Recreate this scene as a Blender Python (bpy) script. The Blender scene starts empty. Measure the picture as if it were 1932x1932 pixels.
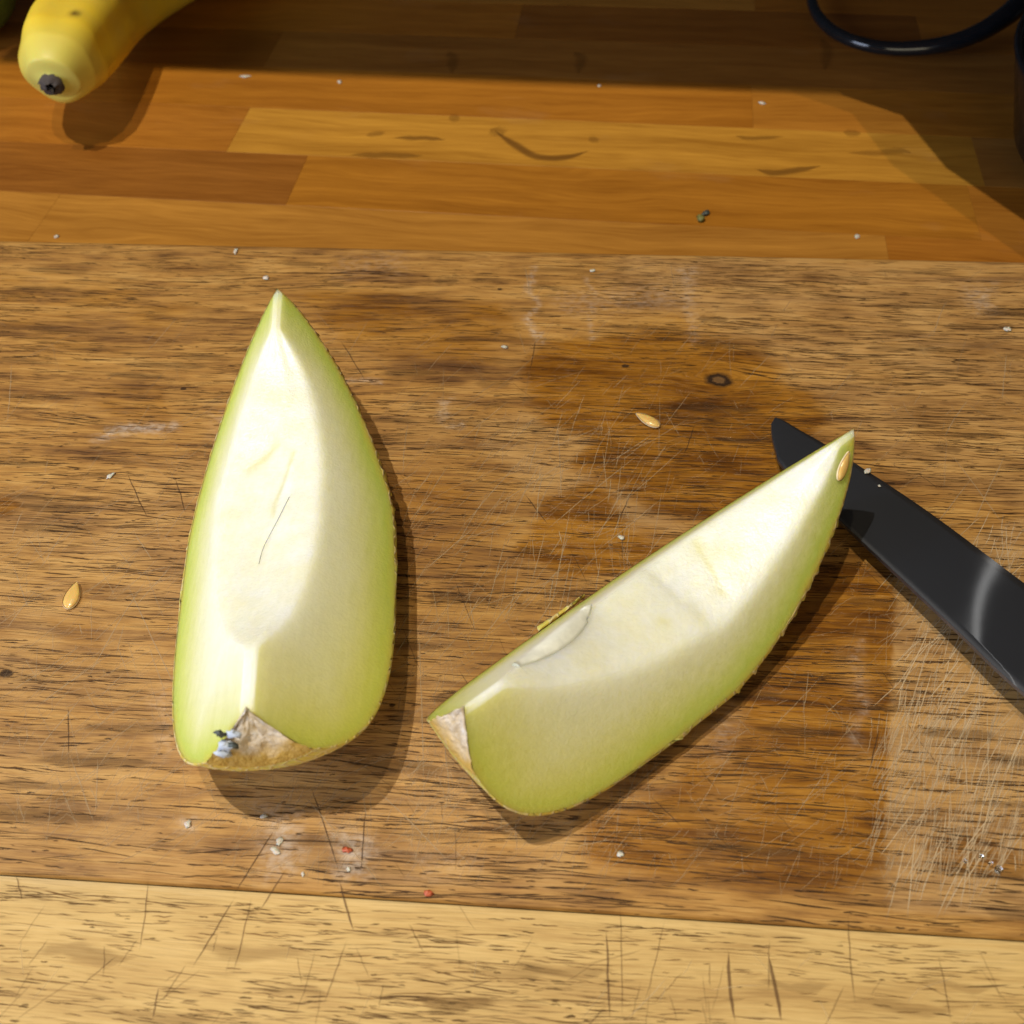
import bpy, math, random
import numpy as np
from mathutils import Vector, Matrix

random.seed(7)
rng = np.random.default_rng(11)
R_ = math.radians
sc = bpy.context.scene
col = sc.collection

# ------------------------------------------------------------------ camera
RWC = np.array([[0.9969296982958494, 0.07286080764994539, -0.02867890103097481],
                [-0.0381316076696245, 0.7716483300001813, 0.6349053750792013],
                [0.06838974449635431, -0.631862451421612, 0.7720574365493764]])
CAM = np.array([0.02564615, -0.23694842, 0.28952154])
FOV = R_(53.0)
cd = bpy.data.cameras.new('camera')
cd.sensor_width = 36.0
cd.angle = FOV
cd.clip_start = 0.01
cd.clip_end = 50
cd.dof.use_dof = True
cd.dof.focus_distance = 0.36
cd.dof.aperture_fstop = 15.0
cam = bpy.data.objects.new('camera', cd)
col.objects.link(cam)
m = Matrix([[RWC[j][i] for j in range(3)] + [CAM[i]] for i in range(3)] + [[0, 0, 0, 1]])
cam.matrix_world = m
sc.camera = cam

# ------------------------------------------------------------------ world, lamps, exposure
w = bpy.data.worlds.new('World')
sc.world = w
w.use_nodes = True
bg = w.node_tree.nodes['Background']
bg.inputs[0].default_value = (0.92, 0.96, 1.0, 1)
bg.inputs[1].default_value = 0.016
sc.view_settings.view_transform = 'Standard'
sc.view_settings.look = 'None'
sc.view_settings.exposure = 0.0
sc.view_settings.gamma = 1.0


def lamp(name, kind, loc, power, colr, size, target=(0, 0, 0)):
    d = bpy.data.lights.new(name, kind)
    d.energy = power
    d.color = colr
    if kind == 'AREA':
        d.shape = 'RECTANGLE'
        d.size, d.size_y = size
    else:
        d.shadow_soft_size = size
    o = bpy.data.objects.new(name, d)
    col.objects.link(o)
    o.location = loc
    o.rotation_euler = (Vector(target) - Vector(loc)).to_track_quat('-Z', 'Y').to_euler()
    return o


LZ = 1.5                        # two small ceiling spots in a row that runs with the worktop
LA, LB = (-0.46, -0.090, LZ), (-0.21, -0.1035, LZ)
lamp('ceiling_lamp', 'POINT', LA, 60, (1.0, 0.96, 0.86), 0.009)
lamp('ceiling_lamp', 'POINT', LB, 24, (1.0, 0.80, 0.50), 0.009)
lamp('window_light', 'AREA', (-1.1, -0.75, 0.46), 18, (0.66, 0.76, 1.0), (0.8, 0.8))
lamp('front_fill', 'AREA', (0.55, -1.5, 0.50), 8, (1.0, 0.88, 0.62), (1.0, 0.8))  # soft fill added in front to brighten near faces, no known source

D = 1932.0
FPX = D / 2 / math.tan(FOV / 2)


def at(px, py, z=0.0):
    """a point on the plane at height z, read from the photograph's 1932 px view"""
    d = np.array([(px - D / 2) / FPX, -(py - D / 2) / FPX, -1.0]) @ RWC
    t = (z - CAM[2]) / d[2]
    return CAM + d * t


# ------------------------------------------------------------------ helpers
def prop(o, label=None, cat=None, group=None, kind=None):
    if label: o['label'] = label
    if cat: o['category'] = cat
    if group: o['group'] = group
    if kind: o['kind'] = kind
    return o


def empty(name, loc=(0, 0, 0), rz=0.0):
    o = bpy.data.objects.new(name, None)
    o.empty_display_size = 0.02
    o.location = loc
    o.rotation_euler = (0, 0, rz)
    col.objects.link(o)
    return o


def meshobj(name, verts, faces, mats, parent=None, smooth=False, mi=None, attrs=None):
    me = bpy.data.meshes.new(name)
    me.from_pydata([tuple(map(float, v)) for v in verts], [], faces)
    for mt in (mats if isinstance(mats, (list, tuple)) else [mats]):
        me.materials.append(mt)
    if mi is not None:
        me.polygons.foreach_set('material_index', np.asarray(mi, dtype=np.int32))
    if smooth is True:
        me.polygons.foreach_set('use_smooth', np.ones(len(me.polygons), dtype=bool))
    for k, a in (attrs or {}).items():
        a = np.asarray(a, dtype=np.float32)
        if a.ndim == 1:
            me.attributes.new(k, 'FLOAT', 'POINT').data.foreach_set('value', a)
        else:
            me.attributes.new(k, 'FLOAT_COLOR', 'POINT').data.foreach_set('color', a.ravel())
    me.validate()
    me.update()
    o = bpy.data.objects.new(name, me)
    col.objects.link(o)
    if parent is not None:
        o.parent = parent
    return o


def gridfaces(nu, nv, off=0, cu=False, cv=False, flip=False):
    f = []
    for i in range(nu if cu else nu - 1):
        for j in range(nv if cv else nv - 1):
            a, b = i * nv + j, i * nv + (j + 1) % nv
            c, d = ((i + 1) % nu) * nv + (j + 1) % nv, ((i + 1) % nu) * nv + j
            q = (a + off, b + off, c + off, d + off)
            f.append(q[::-1] if flip else q)
    return f


def vnoise(x, y, seed, octaves=3):
    """smooth lattice noise, about 0..1"""
    out = np.zeros_like(np.asarray(x, float)); amp, tot = 1.0, 0.0
    for o in range(octaves):
        r = np.random.default_rng(seed + o * 97).random((256, 256))
        xs, ys = np.asarray(x) * 2 ** o + 31.7 * o, np.asarray(y) * 2 ** o + 17.3 * o
        xi, yi = np.floor(xs).astype(int), np.floor(ys).astype(int)
        fx, fy = xs - xi, ys - yi
        fx, fy = fx * fx * (3 - 2 * fx), fy * fy * (3 - 2 * fy)
        g = lambda a, b: r[(xi + a) % 256, (yi + b) % 256]
        v = (g(0, 0) * (1 - fx) + g(1, 0) * fx) * (1 - fy) + (g(0, 1) * (1 - fx) + g(1, 1) * fx) * fy
        out = out + amp * v; tot += amp; amp *= 0.5
    return out / tot


def sstep(a, b, x):
    t = np.clip((x - a) / (b - a), 0, 1)
    return t * t * (3 - 2 * t)


class NT:
    def __init__(s, name):
        s.m = bpy.data.materials.new(name); s.m.use_nodes = True
        s.t = s.m.node_tree; s.n = s.t.nodes; s.l = s.t.links
        s.b = s.n['Principled BSDF']

    def put(s, sock, v):
        if isinstance(v, bpy.types.NodeSocket): s.l.new(v, sock)
        elif isinstance(v, (tuple, list)) and len(v) == 3 and sock.type == 'RGBA': sock.default_value = (*v, 1)
        else: sock.default_value = v

    def __call__(s, **kw):
        for k, v in kw.items():
            s.put(s.b.inputs[k.replace('_', ' ')], v)
        return s

    def coord(s): return s.n.new('ShaderNodeTexCoord').outputs['Object']

    def attr(s, name, c=False):
        a = s.n.new('ShaderNodeAttribute'); a.attribute_name = name
        return a.outputs['Color' if c else 'Fac']

    def alpha(s, name):
        a = s.n.new('ShaderNodeAttribute'); a.attribute_name = name
        return a.outputs['Alpha']

    def math(s, op, a, b=0.0, clamp=False):
        n = s.n.new('ShaderNodeMath'); n.operation = op; n.use_clamp = clamp
        s.put(n.inputs[0], a); s.put(n.inputs[1], b); return n.outputs[0]

    def sep(s, v):
        n = s.n.new('ShaderNodeSeparateXYZ'); s.put(n.inputs[0], v); return n.outputs

    def comb(s, x, y, z=0.0):
        n = s.n.new('ShaderNodeCombineXYZ'); s.put(n.inputs[0], x); s.put(n.inputs[1], y); s.put(n.inputs[2], z); return n.outputs[0]

    def mapping(s, v, scale, loc=(0, 0, 0), rot=(0, 0, 0)):
        n = s.n.new('ShaderNodeMapping'); s.put(n.inputs[0], v)
        n.inputs['Scale'].default_value = scale; n.inputs['Location'].default_value = loc; n.inputs['Rotation'].default_value = rot
        return n.outputs[0]

    def noise(s, v, scale=1.0, detail=3.0, rough=0.55, dist=0.0):
        n = s.n.new('ShaderNodeTexNoise'); s.put(n.inputs['Vector'], v)
        n.inputs['Scale'].default_value = scale; n.inputs['Detail'].default_value = detail
        n.inputs['Roughness'].default_value = rough; n.inputs['Distortion'].default_value = dist
        return n.outputs['Fac']

    def ramp(s, f, stops):
        n = s.n.new('ShaderNodeValToRGB'); s.put(n.inputs[0], f)
        e = n.color_ramp.elements
        while len(e) < len(stops): e.new(0.5)
        for k, (p, c) in enumerate(stops):
            e[k].position = p; e[k].color = (c, c, c, 1) if not isinstance(c, tuple) else (*c, 1)
        return n.outputs[0]

    def mix(s, f, a, b, mode='MIX'):
        n = s.n.new('ShaderNodeMix'); n.data_type = 'RGBA'; n.blend_type = mode
        s.put(n.inputs[0], f); s.put(n.inputs[6], a); s.put(n.inputs[7], b); return n.outputs[2]

    def maprange(s, v, a, b, c=0.0, d=1.0):
        n = s.n.new('ShaderNodeMapRange'); s.put(n.inputs[0], v)
        for i, q in enumerate((a, b, c, d)): n.inputs[i + 1].default_value = q
        return n.outputs[0]

    def bump(s, h, strength=0.3, dist=0.001):
        n = s.n.new('ShaderNodeBump'); s.put(n.inputs['Height'], h)
        n.inputs['Strength'].default_value = strength; n.inputs['Distance'].default_value = dist
        return n.outputs[0]


# ------------------------------------------------------------------ materials
def board_material(name, stops, wet_stops, worn_col, pore=0.24):
    t = NT(name)
    P = t.coord(); x, y, z = t.sep(P)
    v = t.attr('grain')
    G = t.comb(x, v, 0.0)
    broad = t.noise(t.mapping(G, (7, 75, 1)), 1, 4, 0.6, 0.4)
    band = t.noise(t.mapping(G, (22, 260, 1)), 1, 4, 0.65, 0.5)
    fibre = t.noise(t.mapping(G, (60, 2000, 1)), 1, 4, 0.65)
    micro = t.noise(t.mapping(G, (85, 1900, 1), (3.1, 7.7, 0)), 1, 2, 0.5)
    blotch = t.noise(t.mapping(P, (34, 60, 1)), 1, 4, 0.6)
    f = t.math('ADD', t.math('MULTIPLY', broad, 0.50), t.math('MULTIPLY', band, 0.50))
    f = t.math('ADD', f, t.math('MULTIPLY', t.math('SUBTRACT', fibre, 0.5), 0.42))
    f = t.math('ADD', f, t.math('MULTIPLY', t.math('SUBTRACT', blotch, 0.5), 0.30))
    base = t.ramp(f, stops)
    wetc = t.ramp(f, wet_stops)
    wet = t.attr('wet')
    wet = t.maprange(t.math('ADD', wet, t.math('ADD', t.math('MULTIPLY', t.math('SUBTRACT', blotch, 0.5), 1.1), t.math('MULTIPLY', t.math('SUBTRACT', fibre, 0.5), 0.6))), 0.22, 0.80)
    worn = t.attr('worn'); white = t.attr('white')
    # worn finish breaks up along the fibres
    wn = t.math('MULTIPLY', worn, t.maprange(t.math('ADD', t.math('MULTIPLY', blotch, 0.6), t.math('MULTIPLY', fibre, 0.5)), 0.38, 0.68))
    c = t.mix(wet, base, wetc)
    c = t.mix(t.math('MULTIPLY', wn, 0.62), c, worn_col)
    pm = t.maprange(micro, 0.585, 0.66)
    c = t.mix(t.math('MULTIPLY', pm, pore), c, (0.055, 0.028, 0.012))
    line = t.noise(t.mapping(G, (38, 3600, 1), (9.3, 1.7, 0)), 1, 2, 0.5)
    c = t.mix(t.maprange(line, 0.56, 0.68, 0.0, 0.42), c, t.mix(1.0, c, (0.35, 0.30, 0.26), 'MULTIPLY'))
    c = t.mix(t.maprange(line, 0.40, 0.30, 0.0, 0.35), c, t.mix(1.0, c, (1.35, 1.35, 1.4), 'MULTIPLY'))
    dust = t.noise(t.mapping(P, (330, 460, 1)), 1, 3, 0.7)
    wm = t.math('MULTIPLY', white, t.maprange(t.math('ADD', dust, t.math('MULTIPLY', white, 0.22)), 0.44, 0.74))
    c = t.mix(t.math('MULTIPLY', wm, 0.75), c, (0.62, 0.55, 0.47))
    rough = t.math('SUBTRACT', 0.62, t.math('MULTIPLY', wet, 0.30))
    h = t.math('SUBTRACT', t.math('MULTIPLY', fibre, 0.5), t.math('MULTIPLY', pm, 0.8))
    t(Base_Color=c, Roughness=t.math('ADD', rough, t.math('MULTIPLY', t.math('SUBTRACT', band, 0.5), 0.2)), Normal=t.bump(h, 0.35, 0.0004))
    t.b.inputs['Specular IOR Level'].default_value = 0.35
    return t.m


M = {}
M['brown'] = board_material('brown_oak_board',
    [(0.32, (0.120, 0.048, 0.010)), (0.43, (0.265, 0.122, 0.026)), (0.53, (0.41, 0.205, 0.045)), (0.68, (0.56, 0.318, 0.090))],
    [(0.32, (0.062, 0.019, 0.002)), (0.43, (0.175, 0.064, 0.006)), (0.53, (0.30, 0.124, 0.012)), (0.68, (0.44, 0.205, 0.028))],
    (0.50, 0.315, 0.135))
M['pale'] = board_material('pale_oak_board',
    [(0.28, (0.40, 0.235, 0.072)), (0.44, (0.53, 0.335, 0.112)), (0.56, (0.61, 0.405, 0.145)), (0.72, (0.68, 0.47, 0.19))],
    [(0.30, (0.30, 0.15, 0.03)), (0.5, (0.46, 0.26, 0.06)), (0.58, (0.5, 0.29, 0.07)), (0.72, (0.55, 0.33, 0.09))],
    (0.42, 0.31, 0.17), 0.12)


def marks_material():
    t = NT('grain_marks')
    a = t.alpha('mark')
    t(Base_Color=t.attr('mark', True), Roughness=0.65, Alpha=a)
    t.b.inputs['Specular IOR Level'].default_value = 0.2
    return t.m


M['marks'] = marks_material()


def stave_material():
    t = NT('oiled_oak_stave')
    P = t.coord(); x, y, z = t.sep(P)
    oi = t.n.new('ShaderNodeObjectInfo')
    r = oi.outputs['Random']
    G = t.comb(t.math('ADD', x, t.math('MULTIPLY', r, 9.0)), t.math('ADD', y, t.math('MULTIPLY', r, 3.0)), 0.0)
    warp = t.noise(t.mapping(G, (7, 26, 1)), 1, 2, 0.5)
    G2 = t.comb(t.sep(G)[0], t.math('ADD', t.sep(G)[1], t.math('MULTIPLY', warp, 0.030)), 0.0)
    broad = t.noise(t.mapping(G2, (5, 90, 1)), 1, 4, 0.6)
    fib = t.noise(t.mapping(G2, (35, 700, 1)), 1, 3, 0.6)
    f = t.math('ADD', t.math('MULTIPLY', broad, 0.58), t.math('MULTIPLY', fib, 0.42))
    dark = t.mix(1.0, oi.outputs['Color'], (0.66, 0.58, 0.48), 'MULTIPLY')
    lite = t.mix(1.0, oi.outputs['Color'], (1.18, 1.20, 1.22), 'MULTIPLY')
    c = t.mix(t.maprange(f, 0.34, 0.66), dark, lite)
    haze = t.noise(t.mapping(P, (14, 22, 1)), 1, 4, 0.6)
    c = t.mix(t.maprange(haze, 0.60, 0.80, 0, 0.16), c, (0.42, 0.27, 0.15))
    t(Base_Color=c, Roughness=t.maprange(haze, 0.3, 0.7, 0.36, 0.52), Normal=t.bump(fib, 0.2, 0.0003))
    t.b.inputs['Specular IOR Level'].default_value = 0.18
    return t.m


M['stave'] = stave_material()


def plain(name, c, rough=0.5, **kw):
    t = NT(name)
    n = t.noise(t.mapping(t.coord(), (160, 160, 160)), 1, 4, 0.6)
    t(Base_Color=t.mix(t.maprange(n, 0.3, 0.7), tuple(q * 0.82 for q in c), tuple(min(1, q * 1.12) for q in c)), Roughness=rough, **kw)
    return t.m


def flesh_material():
    t = NT('melon_flesh')
    P = t.coord()
    d = t.attr('depth'); cav = t.attr('cavity'); yel = t.attr('yellow')
    wob = t.noise(t.mapping(P, (60, 25, 60)), 1, 3, 0.5)
    streak = t.noise(t.mapping(P, (500, 40, 500)), 1, 3, 0.6)
    dd = t.math('ADD', d, t.math('MULTIPLY', t.math('SUBTRACT', wob, 0.5), 0.006))
    dd = t.math('ADD', dd, t.math('MULTIPLY', t.math('SUBTRACT', streak, 0.5), 0.0045))
    edge = t.math('MULTIPLY', t.math('MAXIMUM', dd, 0.0), 1 / 0.032)
    c = t.ramp(edge, [(0.0, (0.68, 0.56, 0.09)), (0.035, (0.60, 0.58, 0.09)), (0.11, (0.51, 0.59, 0.11)), (0.22, (0.60, 0.64, 0.19)),
                      (0.40, (0.72, 0.72, 0.36)), (0.62, (0.80, 0.80, 0.56)), (1.0, (0.84, 0.85, 0.74))])
    rindline = t.maprange(t.math('ADD', d, t.math('MULTIPLY', t.math('SUBTRACT', streak, 0.5), 0.0007)), 0.0004, 0.0011, 1, 0)
    c = t.mix(t.math('MULTIPLY', rindline, 0.75), c, (0.60, 0.43, 0.10))
    lump = t.noise(t.mapping(P, (55, 75, 55)), 1, 4, 0.6)
    cc = t.mix(t.maprange(lump, 0.34, 0.68), (0.86, 0.865, 0.79), (0.85, 0.83, 0.62))
    c = t.mix(cav, c, cc)
    c = t.mix(yel, c, (0.66, 0.60, 0.09))
    grit = t.noise(t.mapping(P, (420, 300, 420)), 1, 3, 0.65)
    c = t.mix(1.0, c, t.ramp(t.math('ADD', t.math('MULTIPLY', grit, 0.6), t.math('MULTIPLY', streak, 0.4)), [(0.32, (0.93, 0.93, 0.90)), (0.66, (1.0, 1.0, 1.0))]), 'MULTIPLY')
    fine = t.noise(t.mapping(P, (900, 900, 900)), 1, 3, 0.6)
    bumpy = t.math('ADD', t.math('MULTIPLY', fine, 0.5), t.math('MULTIPLY', lump, t.math('MULTIPLY', cav, 0.6)))
    t(Base_Color=c, Roughness=t.math('SUBTRACT', 0.40, t.math('MULTIPLY', cav, 0.17)), Normal=t.bump(bumpy, 0.75, 0.0007),
      Subsurface_Weight=0.85, Subsurface_Scale=0.011, Subsurface_Radius=(1.0, 0.92, 0.5))
    t.b.inputs['Specular IOR Level'].default_value = 0.4
    return t.m


M['flesh'] = flesh_material()
M['lip'] = plain('pale_flesh_lip', (0.86, 0.86, 0.74), 0.4)


def rind_material():
    t = NT('melon_rind')
    P = t.coord()
    v = t.n.new('ShaderNodeTexVoronoi'); v.feature = 'DISTANCE_TO_EDGE'
    t.put(v.inputs['Vector'], t.mapping(P, (260, 200, 260))); v.inputs['Scale'].default_value = 1
    net = t.maprange(v.outputs['Distance'], 0.02, 0.14, 1, 0)
    n = t.noise(t.mapping(P, (90, 90, 90)), 1, 3)
    c = t.mix(t.maprange(n, 0.35, 0.65), (0.66, 0.46, 0.07), (0.62, 0.55, 0.11))
    c = t.mix(net, c, (0.70, 0.55, 0.25))
    t(Base_Color=c, Roughness=0.6, Normal=t.bump(net, 0.6, 0.0008), Subsurface_Weight=0.15, Subsurface_Scale=0.003)
    return t.m


M['rind'] = rind_material()


def scar_material():
    t = NT('corky_stem_scar')
    P = t.coord()
    n = t.noise(t.mapping(P, (220, 220, 220)), 1, 4, 0.65)
    n2 = t.noise(t.mapping(P, (110, 110, 110), (5, 1, 2)), 1, 4, 0.6)
    a = t.attr('scar')
    c = t.ramp(t.math('ADD', t.math('MULTIPLY', n, 0.6), t.math('MULTIPLY', n2, 0.4)),
               [(0.3, (0.32, 0.20, 0.08)), (0.42, (0.55, 0.42, 0.25)), (0.54, (0.68, 0.58, 0.45)), (0.70, (0.80, 0.78, 0.76))])
    c = t.mix(t.maprange(t.math('ADD', a, t.math('MULTIPLY', t.math('SUBTRACT', n2, 0.5), 0.8)), 0.50, 0.85), c, (0.52, 0.32, 0.06))
    t(Base_Color=c, Roughness=0.7, Normal=t.bump(t.math('ADD', n, n2), 0.9, 0.0016))
    return t.m


M['scar'] = scar_material()
M['mould'] = plain('blue_grey_stem_fuzz', (0.50, 0.55, 0.63), 0.8)
M['blackish'] = plain('dark_stem_fibre', (0.06, 0.07, 0.06), 0.5)


def banana_material():
    t = NT('banana_skin')
    P = t.coord()
    u = t.attr('along'); n = t.noise(t.mapping(P, (45, 45, 45)), 1, 4, 0.6)
    c = t.ramp(u, [(0.0, (0.55, 0.52, 0.12)), (0.08, (0.80, 0.56, 0.03)), (0.4, (0.74, 0.50, 0.03)), (1.0, (0.60, 0.45, 0.07))])
    c = t.mix(t.maprange(n, 0.35, 0.7, 0, 0.35), c, (0.56, 0.42, 0.10))
    c = t.mix(t.attr('spot'), c, (0.10, 0.05, 0.012))
    t(Base_Color=c, Roughness=0.45, Subsurface_Weight=0.1, Subsurface_Scale=0.004)
    t.b.inputs['Specular IOR Level'].default_value = 0.3
    return t.m


M['banana'] = banana_material()
M['bananatip'] = plain('banana_tip', (0.055, 0.042, 0.035), 0.85)


def blade_material():
    # ground steel: the grinding lines run along the blade and fan a lamp's glint across it
    t = NT('knife_steel')
    P = t.coord()
    n = t.noise(t.mapping(P, (500, 500, 500), rot=(0, 0, 0.86)), 1, 3, 0.6)
    sm = t.noise(t.mapping(P, (45, 45, 45)), 1, 4, 0.6)
    g = t.n.new('ShaderNodeBsdfAnisotropic')
    g.distribution = 'GGX'
    t.put(g.inputs['Color'], t.mix(t.maprange(sm, 0.3, 0.7), (0.055, 0.058, 0.066), (0.075, 0.077, 0.082)))
    t.put(g.inputs['Roughness'], t.math('ADD', t.maprange(sm, 0.3, 0.7, 0.20, 0.28), t.math('MULTIPLY', n, 0.05)))
    t.put(g.inputs['Anisotropy'], 0.95)
    tg = t.comb(0.649, -0.7606, 0.0149)
    t.put(g.inputs['Tangent'], tg)
    t.b.inputs['Base Color'].default_value = (0.020, 0.0215, 0.026, 1)
    t.b.inputs['Roughness'].default_value = 0.55
    t.b.inputs['Specular IOR Level'].default_value = 0.25
    mx = t.n.new('ShaderNodeMixShader'); mx.inputs[0].default_value = 0.06
    t.l.new(t.b.outputs[0], mx.inputs[1]); t.l.new(g.outputs[0], mx.inputs[2])
    t.l.new(mx.outputs[0], t.n['Material Output'].inputs['Surface'])
    return t.m


M['blade'] = blade_material()
M['spine'] = plain('knife_spine_steel', (0.20, 0.20, 0.21), 0.42, Metallic=1.0)
M['handle'] = plain('black_handle', (0.02, 0.02, 0.02), 0.4)
M['seed'] = plain('melon_seed_skin', (0.74, 0.47, 0.14), 0.22, Subsurface_Weight=0.3, Subsurface_Scale=0.002)
M['seedrim'] = plain('melon_seed_rim', (0.80, 0.64, 0.40), 0.3)
M['crumb'] = plain('white_crumb', (0.60, 0.53, 0.43), 0.6, Subsurface_Weight=0.3, Subsurface_Scale=0.002)
M['redbit'] = plain('red_shred', (0.50, 0.10, 0.035), 0.45)
M['greenbit'] = plain('green_leaf_bit', (0.17, 0.16, 0.04), 0.5)
M['blackgloss'] = plain('black_gloss_enamel', (0.010, 0.011, 0.013), 0.13)
M['darkgreen'] = plain('dark_green_skin', (0.10, 0.15, 0.03), 0.4)
M['cabinet'] = plain('cabinet_front', (0.30, 0.27, 0.23), 0.5)
M['hair'] = plain('dark_hair', (0.05, 0.035, 0.03), 0.4)
tw = NT('clear_water'); tw(Base_Color=(1, 1, 1), Roughness=0.03, Transmission_Weight=1.0, IOR=1.33); M['water'] = tw.m

# ------------------------------------------------------------------ worktop of glued staves
CT = -0.020                      # height of the worktop surface, the board's top is 0
AW = -0.0541                     # the worktop runs a little askew to the board
top = prop(empty('worktop', (0, 0, CT), AW), 'oiled oak worktop of glued staves behind the cutting board', 'worktop', kind='structure')
ca, sa = math.cos(AW), math.sin(AW)


def to_top(p):                   # world -> worktop frame
    return (p[0] * ca + p[1] * sa, -p[0] * sa + p[1] * ca)


SW = 0.0472
rows = [0.3047 + SW * k for k in range(-4, 7)]   # lower edge of each row at the joint line x = 0
O, Yl, Dk, Tn = (0.37, 0.140, 0.016), (0.46, 0.215, 0.026), (0.26, 0.095, 0.013), (0.40, 0.175, 0.026)
rowdef = {                       # row index from the bright one: end joints and colours
    -4: ([0.05], [Tn, O]), -3: ([-0.1], [O, Tn]),
    -2: ([-0.271, 0.158], [Tn, Tn, O]),
    -1: ([-0.147, 0.204], [Dk, (0.36, 0.142, 0.014), O]),
    0: ([-0.194, 0.213, 0.42], [O, Yl, (0.33, 0.145, 0.028), Dk]),
    1: ([-0.42, 0.096], [O, (0.38, 0.145, 0.014), (0.39, 0.155, 0.018)]),
    2: ([-0.2, 0.26], [Dk, (0.31, 0.125, 0.020), (0.34, 0.14, 0.025)]),
    3: ([-0.05, 0.2], [O, Dk, O]), 4: ([0.1], [Tn, O]), 5: ([-0.1], [O, Dk]), 6: ([0.05], [Dk, O])}
for k, (joints, cols) in rowdef.items():
    y0 = 0.3047 + SW * (k - 1)
    y1 = y0 + SW - 0.00008
    ends = [-0.75] + joints + [0.70]
    for i in range(len(ends) - 1):
        x0, x1 = ends[i], ends[i + 1] - 0.00008
        b = 0.00012
        ring = lambda q, z: [(x0 + q, y0 + q, z), (x1 - q, y0 + q, z), (x1 - q, y1 - q, z), (x0 + q, y1 - q, z)]
        vv = ring(0, -0.038) + ring(0, -b * 0.6) + ring(b, 0.0)
        ff = [(3, 2, 1, 0), (8, 9, 10, 11)]
        for lv in (0, 4):
            for j in range(4):
                ff.append((lv + j, lv + (j + 1) % 4, lv + 4 + (j + 1) % 4, lv + 4 + j))
        o = meshobj('stave', vv, ff, M['stave'], top)
        o.color = (*cols[i], 1)


# ------------------------------------------------------------------ ribbons: soft-edged marks lying in the surface
class Ribbons:
    def __init__(s): s.v, s.f, s.c, s.k = [], [], [], 0

    def add(s, pts, width, colr, a=1.0, soft=0.5, z=None, ends=0.0):
        pts = np.asarray(pts, float); n = len(pts)
        s.k += 1
        zz = (0.00003 + (s.k % 40) * 0.000002) if z is None else z
        d = np.gradient(pts[:, :2], axis=0); d /= (np.linalg.norm(d, axis=1)[:, None] + 1e-12)
        nr = np.c_[-d[:, 1], d[:, 0]]
        t = np.linspace(0, 1, n)
        taper = np.clip(np.minimum(t, 1 - t) * 4, 0.12, 1) if ends == 0 else np.ones(n)
        wd = width * taper * 0.5 * (rng.uniform(0.55, 1.3, n) if n < 9 else 1.0)
        base = len(s.v)
        for i in range(n):
            ea = a * (ends if i in (0, n - 1) else 1.0)
            for kk, aa in ((-1, soft * 0.0), (-0.35, 1), (0.35, 1), (1, 0.0)):
                p = pts[i, :2] + nr[i] * wd[i] * kk * (1 + soft)
                s.v.append((p[0], p[1], zz)); s.c.append((*colr, ea * aa))
        for i in range(n - 1):
            for j in range(3):
                q = base + i * 4 + j
                s.f.append((q, q + 4, q + 5, q + 1))

    def blob(s, c, rx, ry, colr, a=1.0, rot=0.0, n=14, z=None, jag=0.15):
        s.k += 1
        zz = (0.00003 + (s.k % 40) * 0.000002) if z is None else z
        base = len(s.v)
        s.v.append((c[0], c[1], zz)); s.c.append((*colr, a))
        cr, sr = math.cos(rot), math.sin(rot)
        j = 1 + jag * (rng.random(n) - .5) * 2
        for rr, aa in ((0.7, a), (1.0, 0.0)):
            for i in range(n):
                th = 2 * math.pi * i / n
                ex, ey = rx * rr * j[i] * math.cos(th), ry * rr * j[i] * math.sin(th)
                s.v.append((c[0] + ex * cr - ey * sr, c[1] + ex * sr + ey * cr, zz)); s.c.append((*colr, aa))
        for i in range(n):
            i2 = (i + 1) % n
            s.f.append((base, base + 1 + i, base + 1 + i2))
            s.f.append((base + 1 + i, base + 1 + n + i, base + 1 + n + i2, base + 1 + i2))


# ------------------------------------------------------------------ cutting board
BX0, BX1, BY0, BY1, YS = -0.315, 0.275, -0.225, 0.157, -0.1417
KN = at(1356, 717)               # the knot


def bend(x, v):                  # grain line number v -> its y at x
    x = np.asarray(x, float); v = np.asarray(v, float)
    g = 0.0065 * (vnoise(x * 6 + 40, v * 22 + 10, 5, 2) - 0.5) + 0.0016 * (vnoise(x * 26 + 9, v * 70 + 3, 8, 2) - 0.5)
    kn = 0.0048 * np.tanh((v - KN[1]) / 0.0022) * np.exp(-((x - KN[0]) / 0.017) ** 2) * np.exp(-np.abs(v - KN[1]) / 0.013)
    return v + g + kn


def grain_of(x, y):
    v = np.array(y, float)
    for _ in range(4):
        v = v - (bend(x, v) - y)
    return v


def px_of(x, y):
    q = (np.stack([x, y, 0 * x], -1) - CAM) @ RWC.T
    return D / 2 + FPX * q[..., 0] / -q[..., 2], D / 2 - FPX * q[..., 1] / -q[..., 2]


def soft_poly(X, Y, pts, soft=10.0):
    """1 inside the outline, soft border; outline given in the photograph's 1932 px view, laid on the board"""
    pts = np.array(pts, float)
    inside = np.zeros(X.shape, bool); dist = np.full(X.shape, 1e9)
    n = len(pts)
    for i in range(n):
        (x1, y1), (x2, y2) = pts[i], pts[(i + 1) % n]
        cr = ((y1 > Y) != (y2 > Y)) & (X < (x2 - x1) * (Y - y1) / (y2 - y1 + 1e-9) + x1)
        inside ^= cr
        dx, dy = x2 - x1, y2 - y1
        t = np.clip(((X - x1) * dx + (Y - y1) * dy) / (dx * dx + dy * dy), 0, 1)
        dist = np.minimum(dist, np.hypot(X - x1 - t * dx, Y - y1 - t * dy))
    return sstep(-soft, soft, np.where(inside, dist, -dist))


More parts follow.
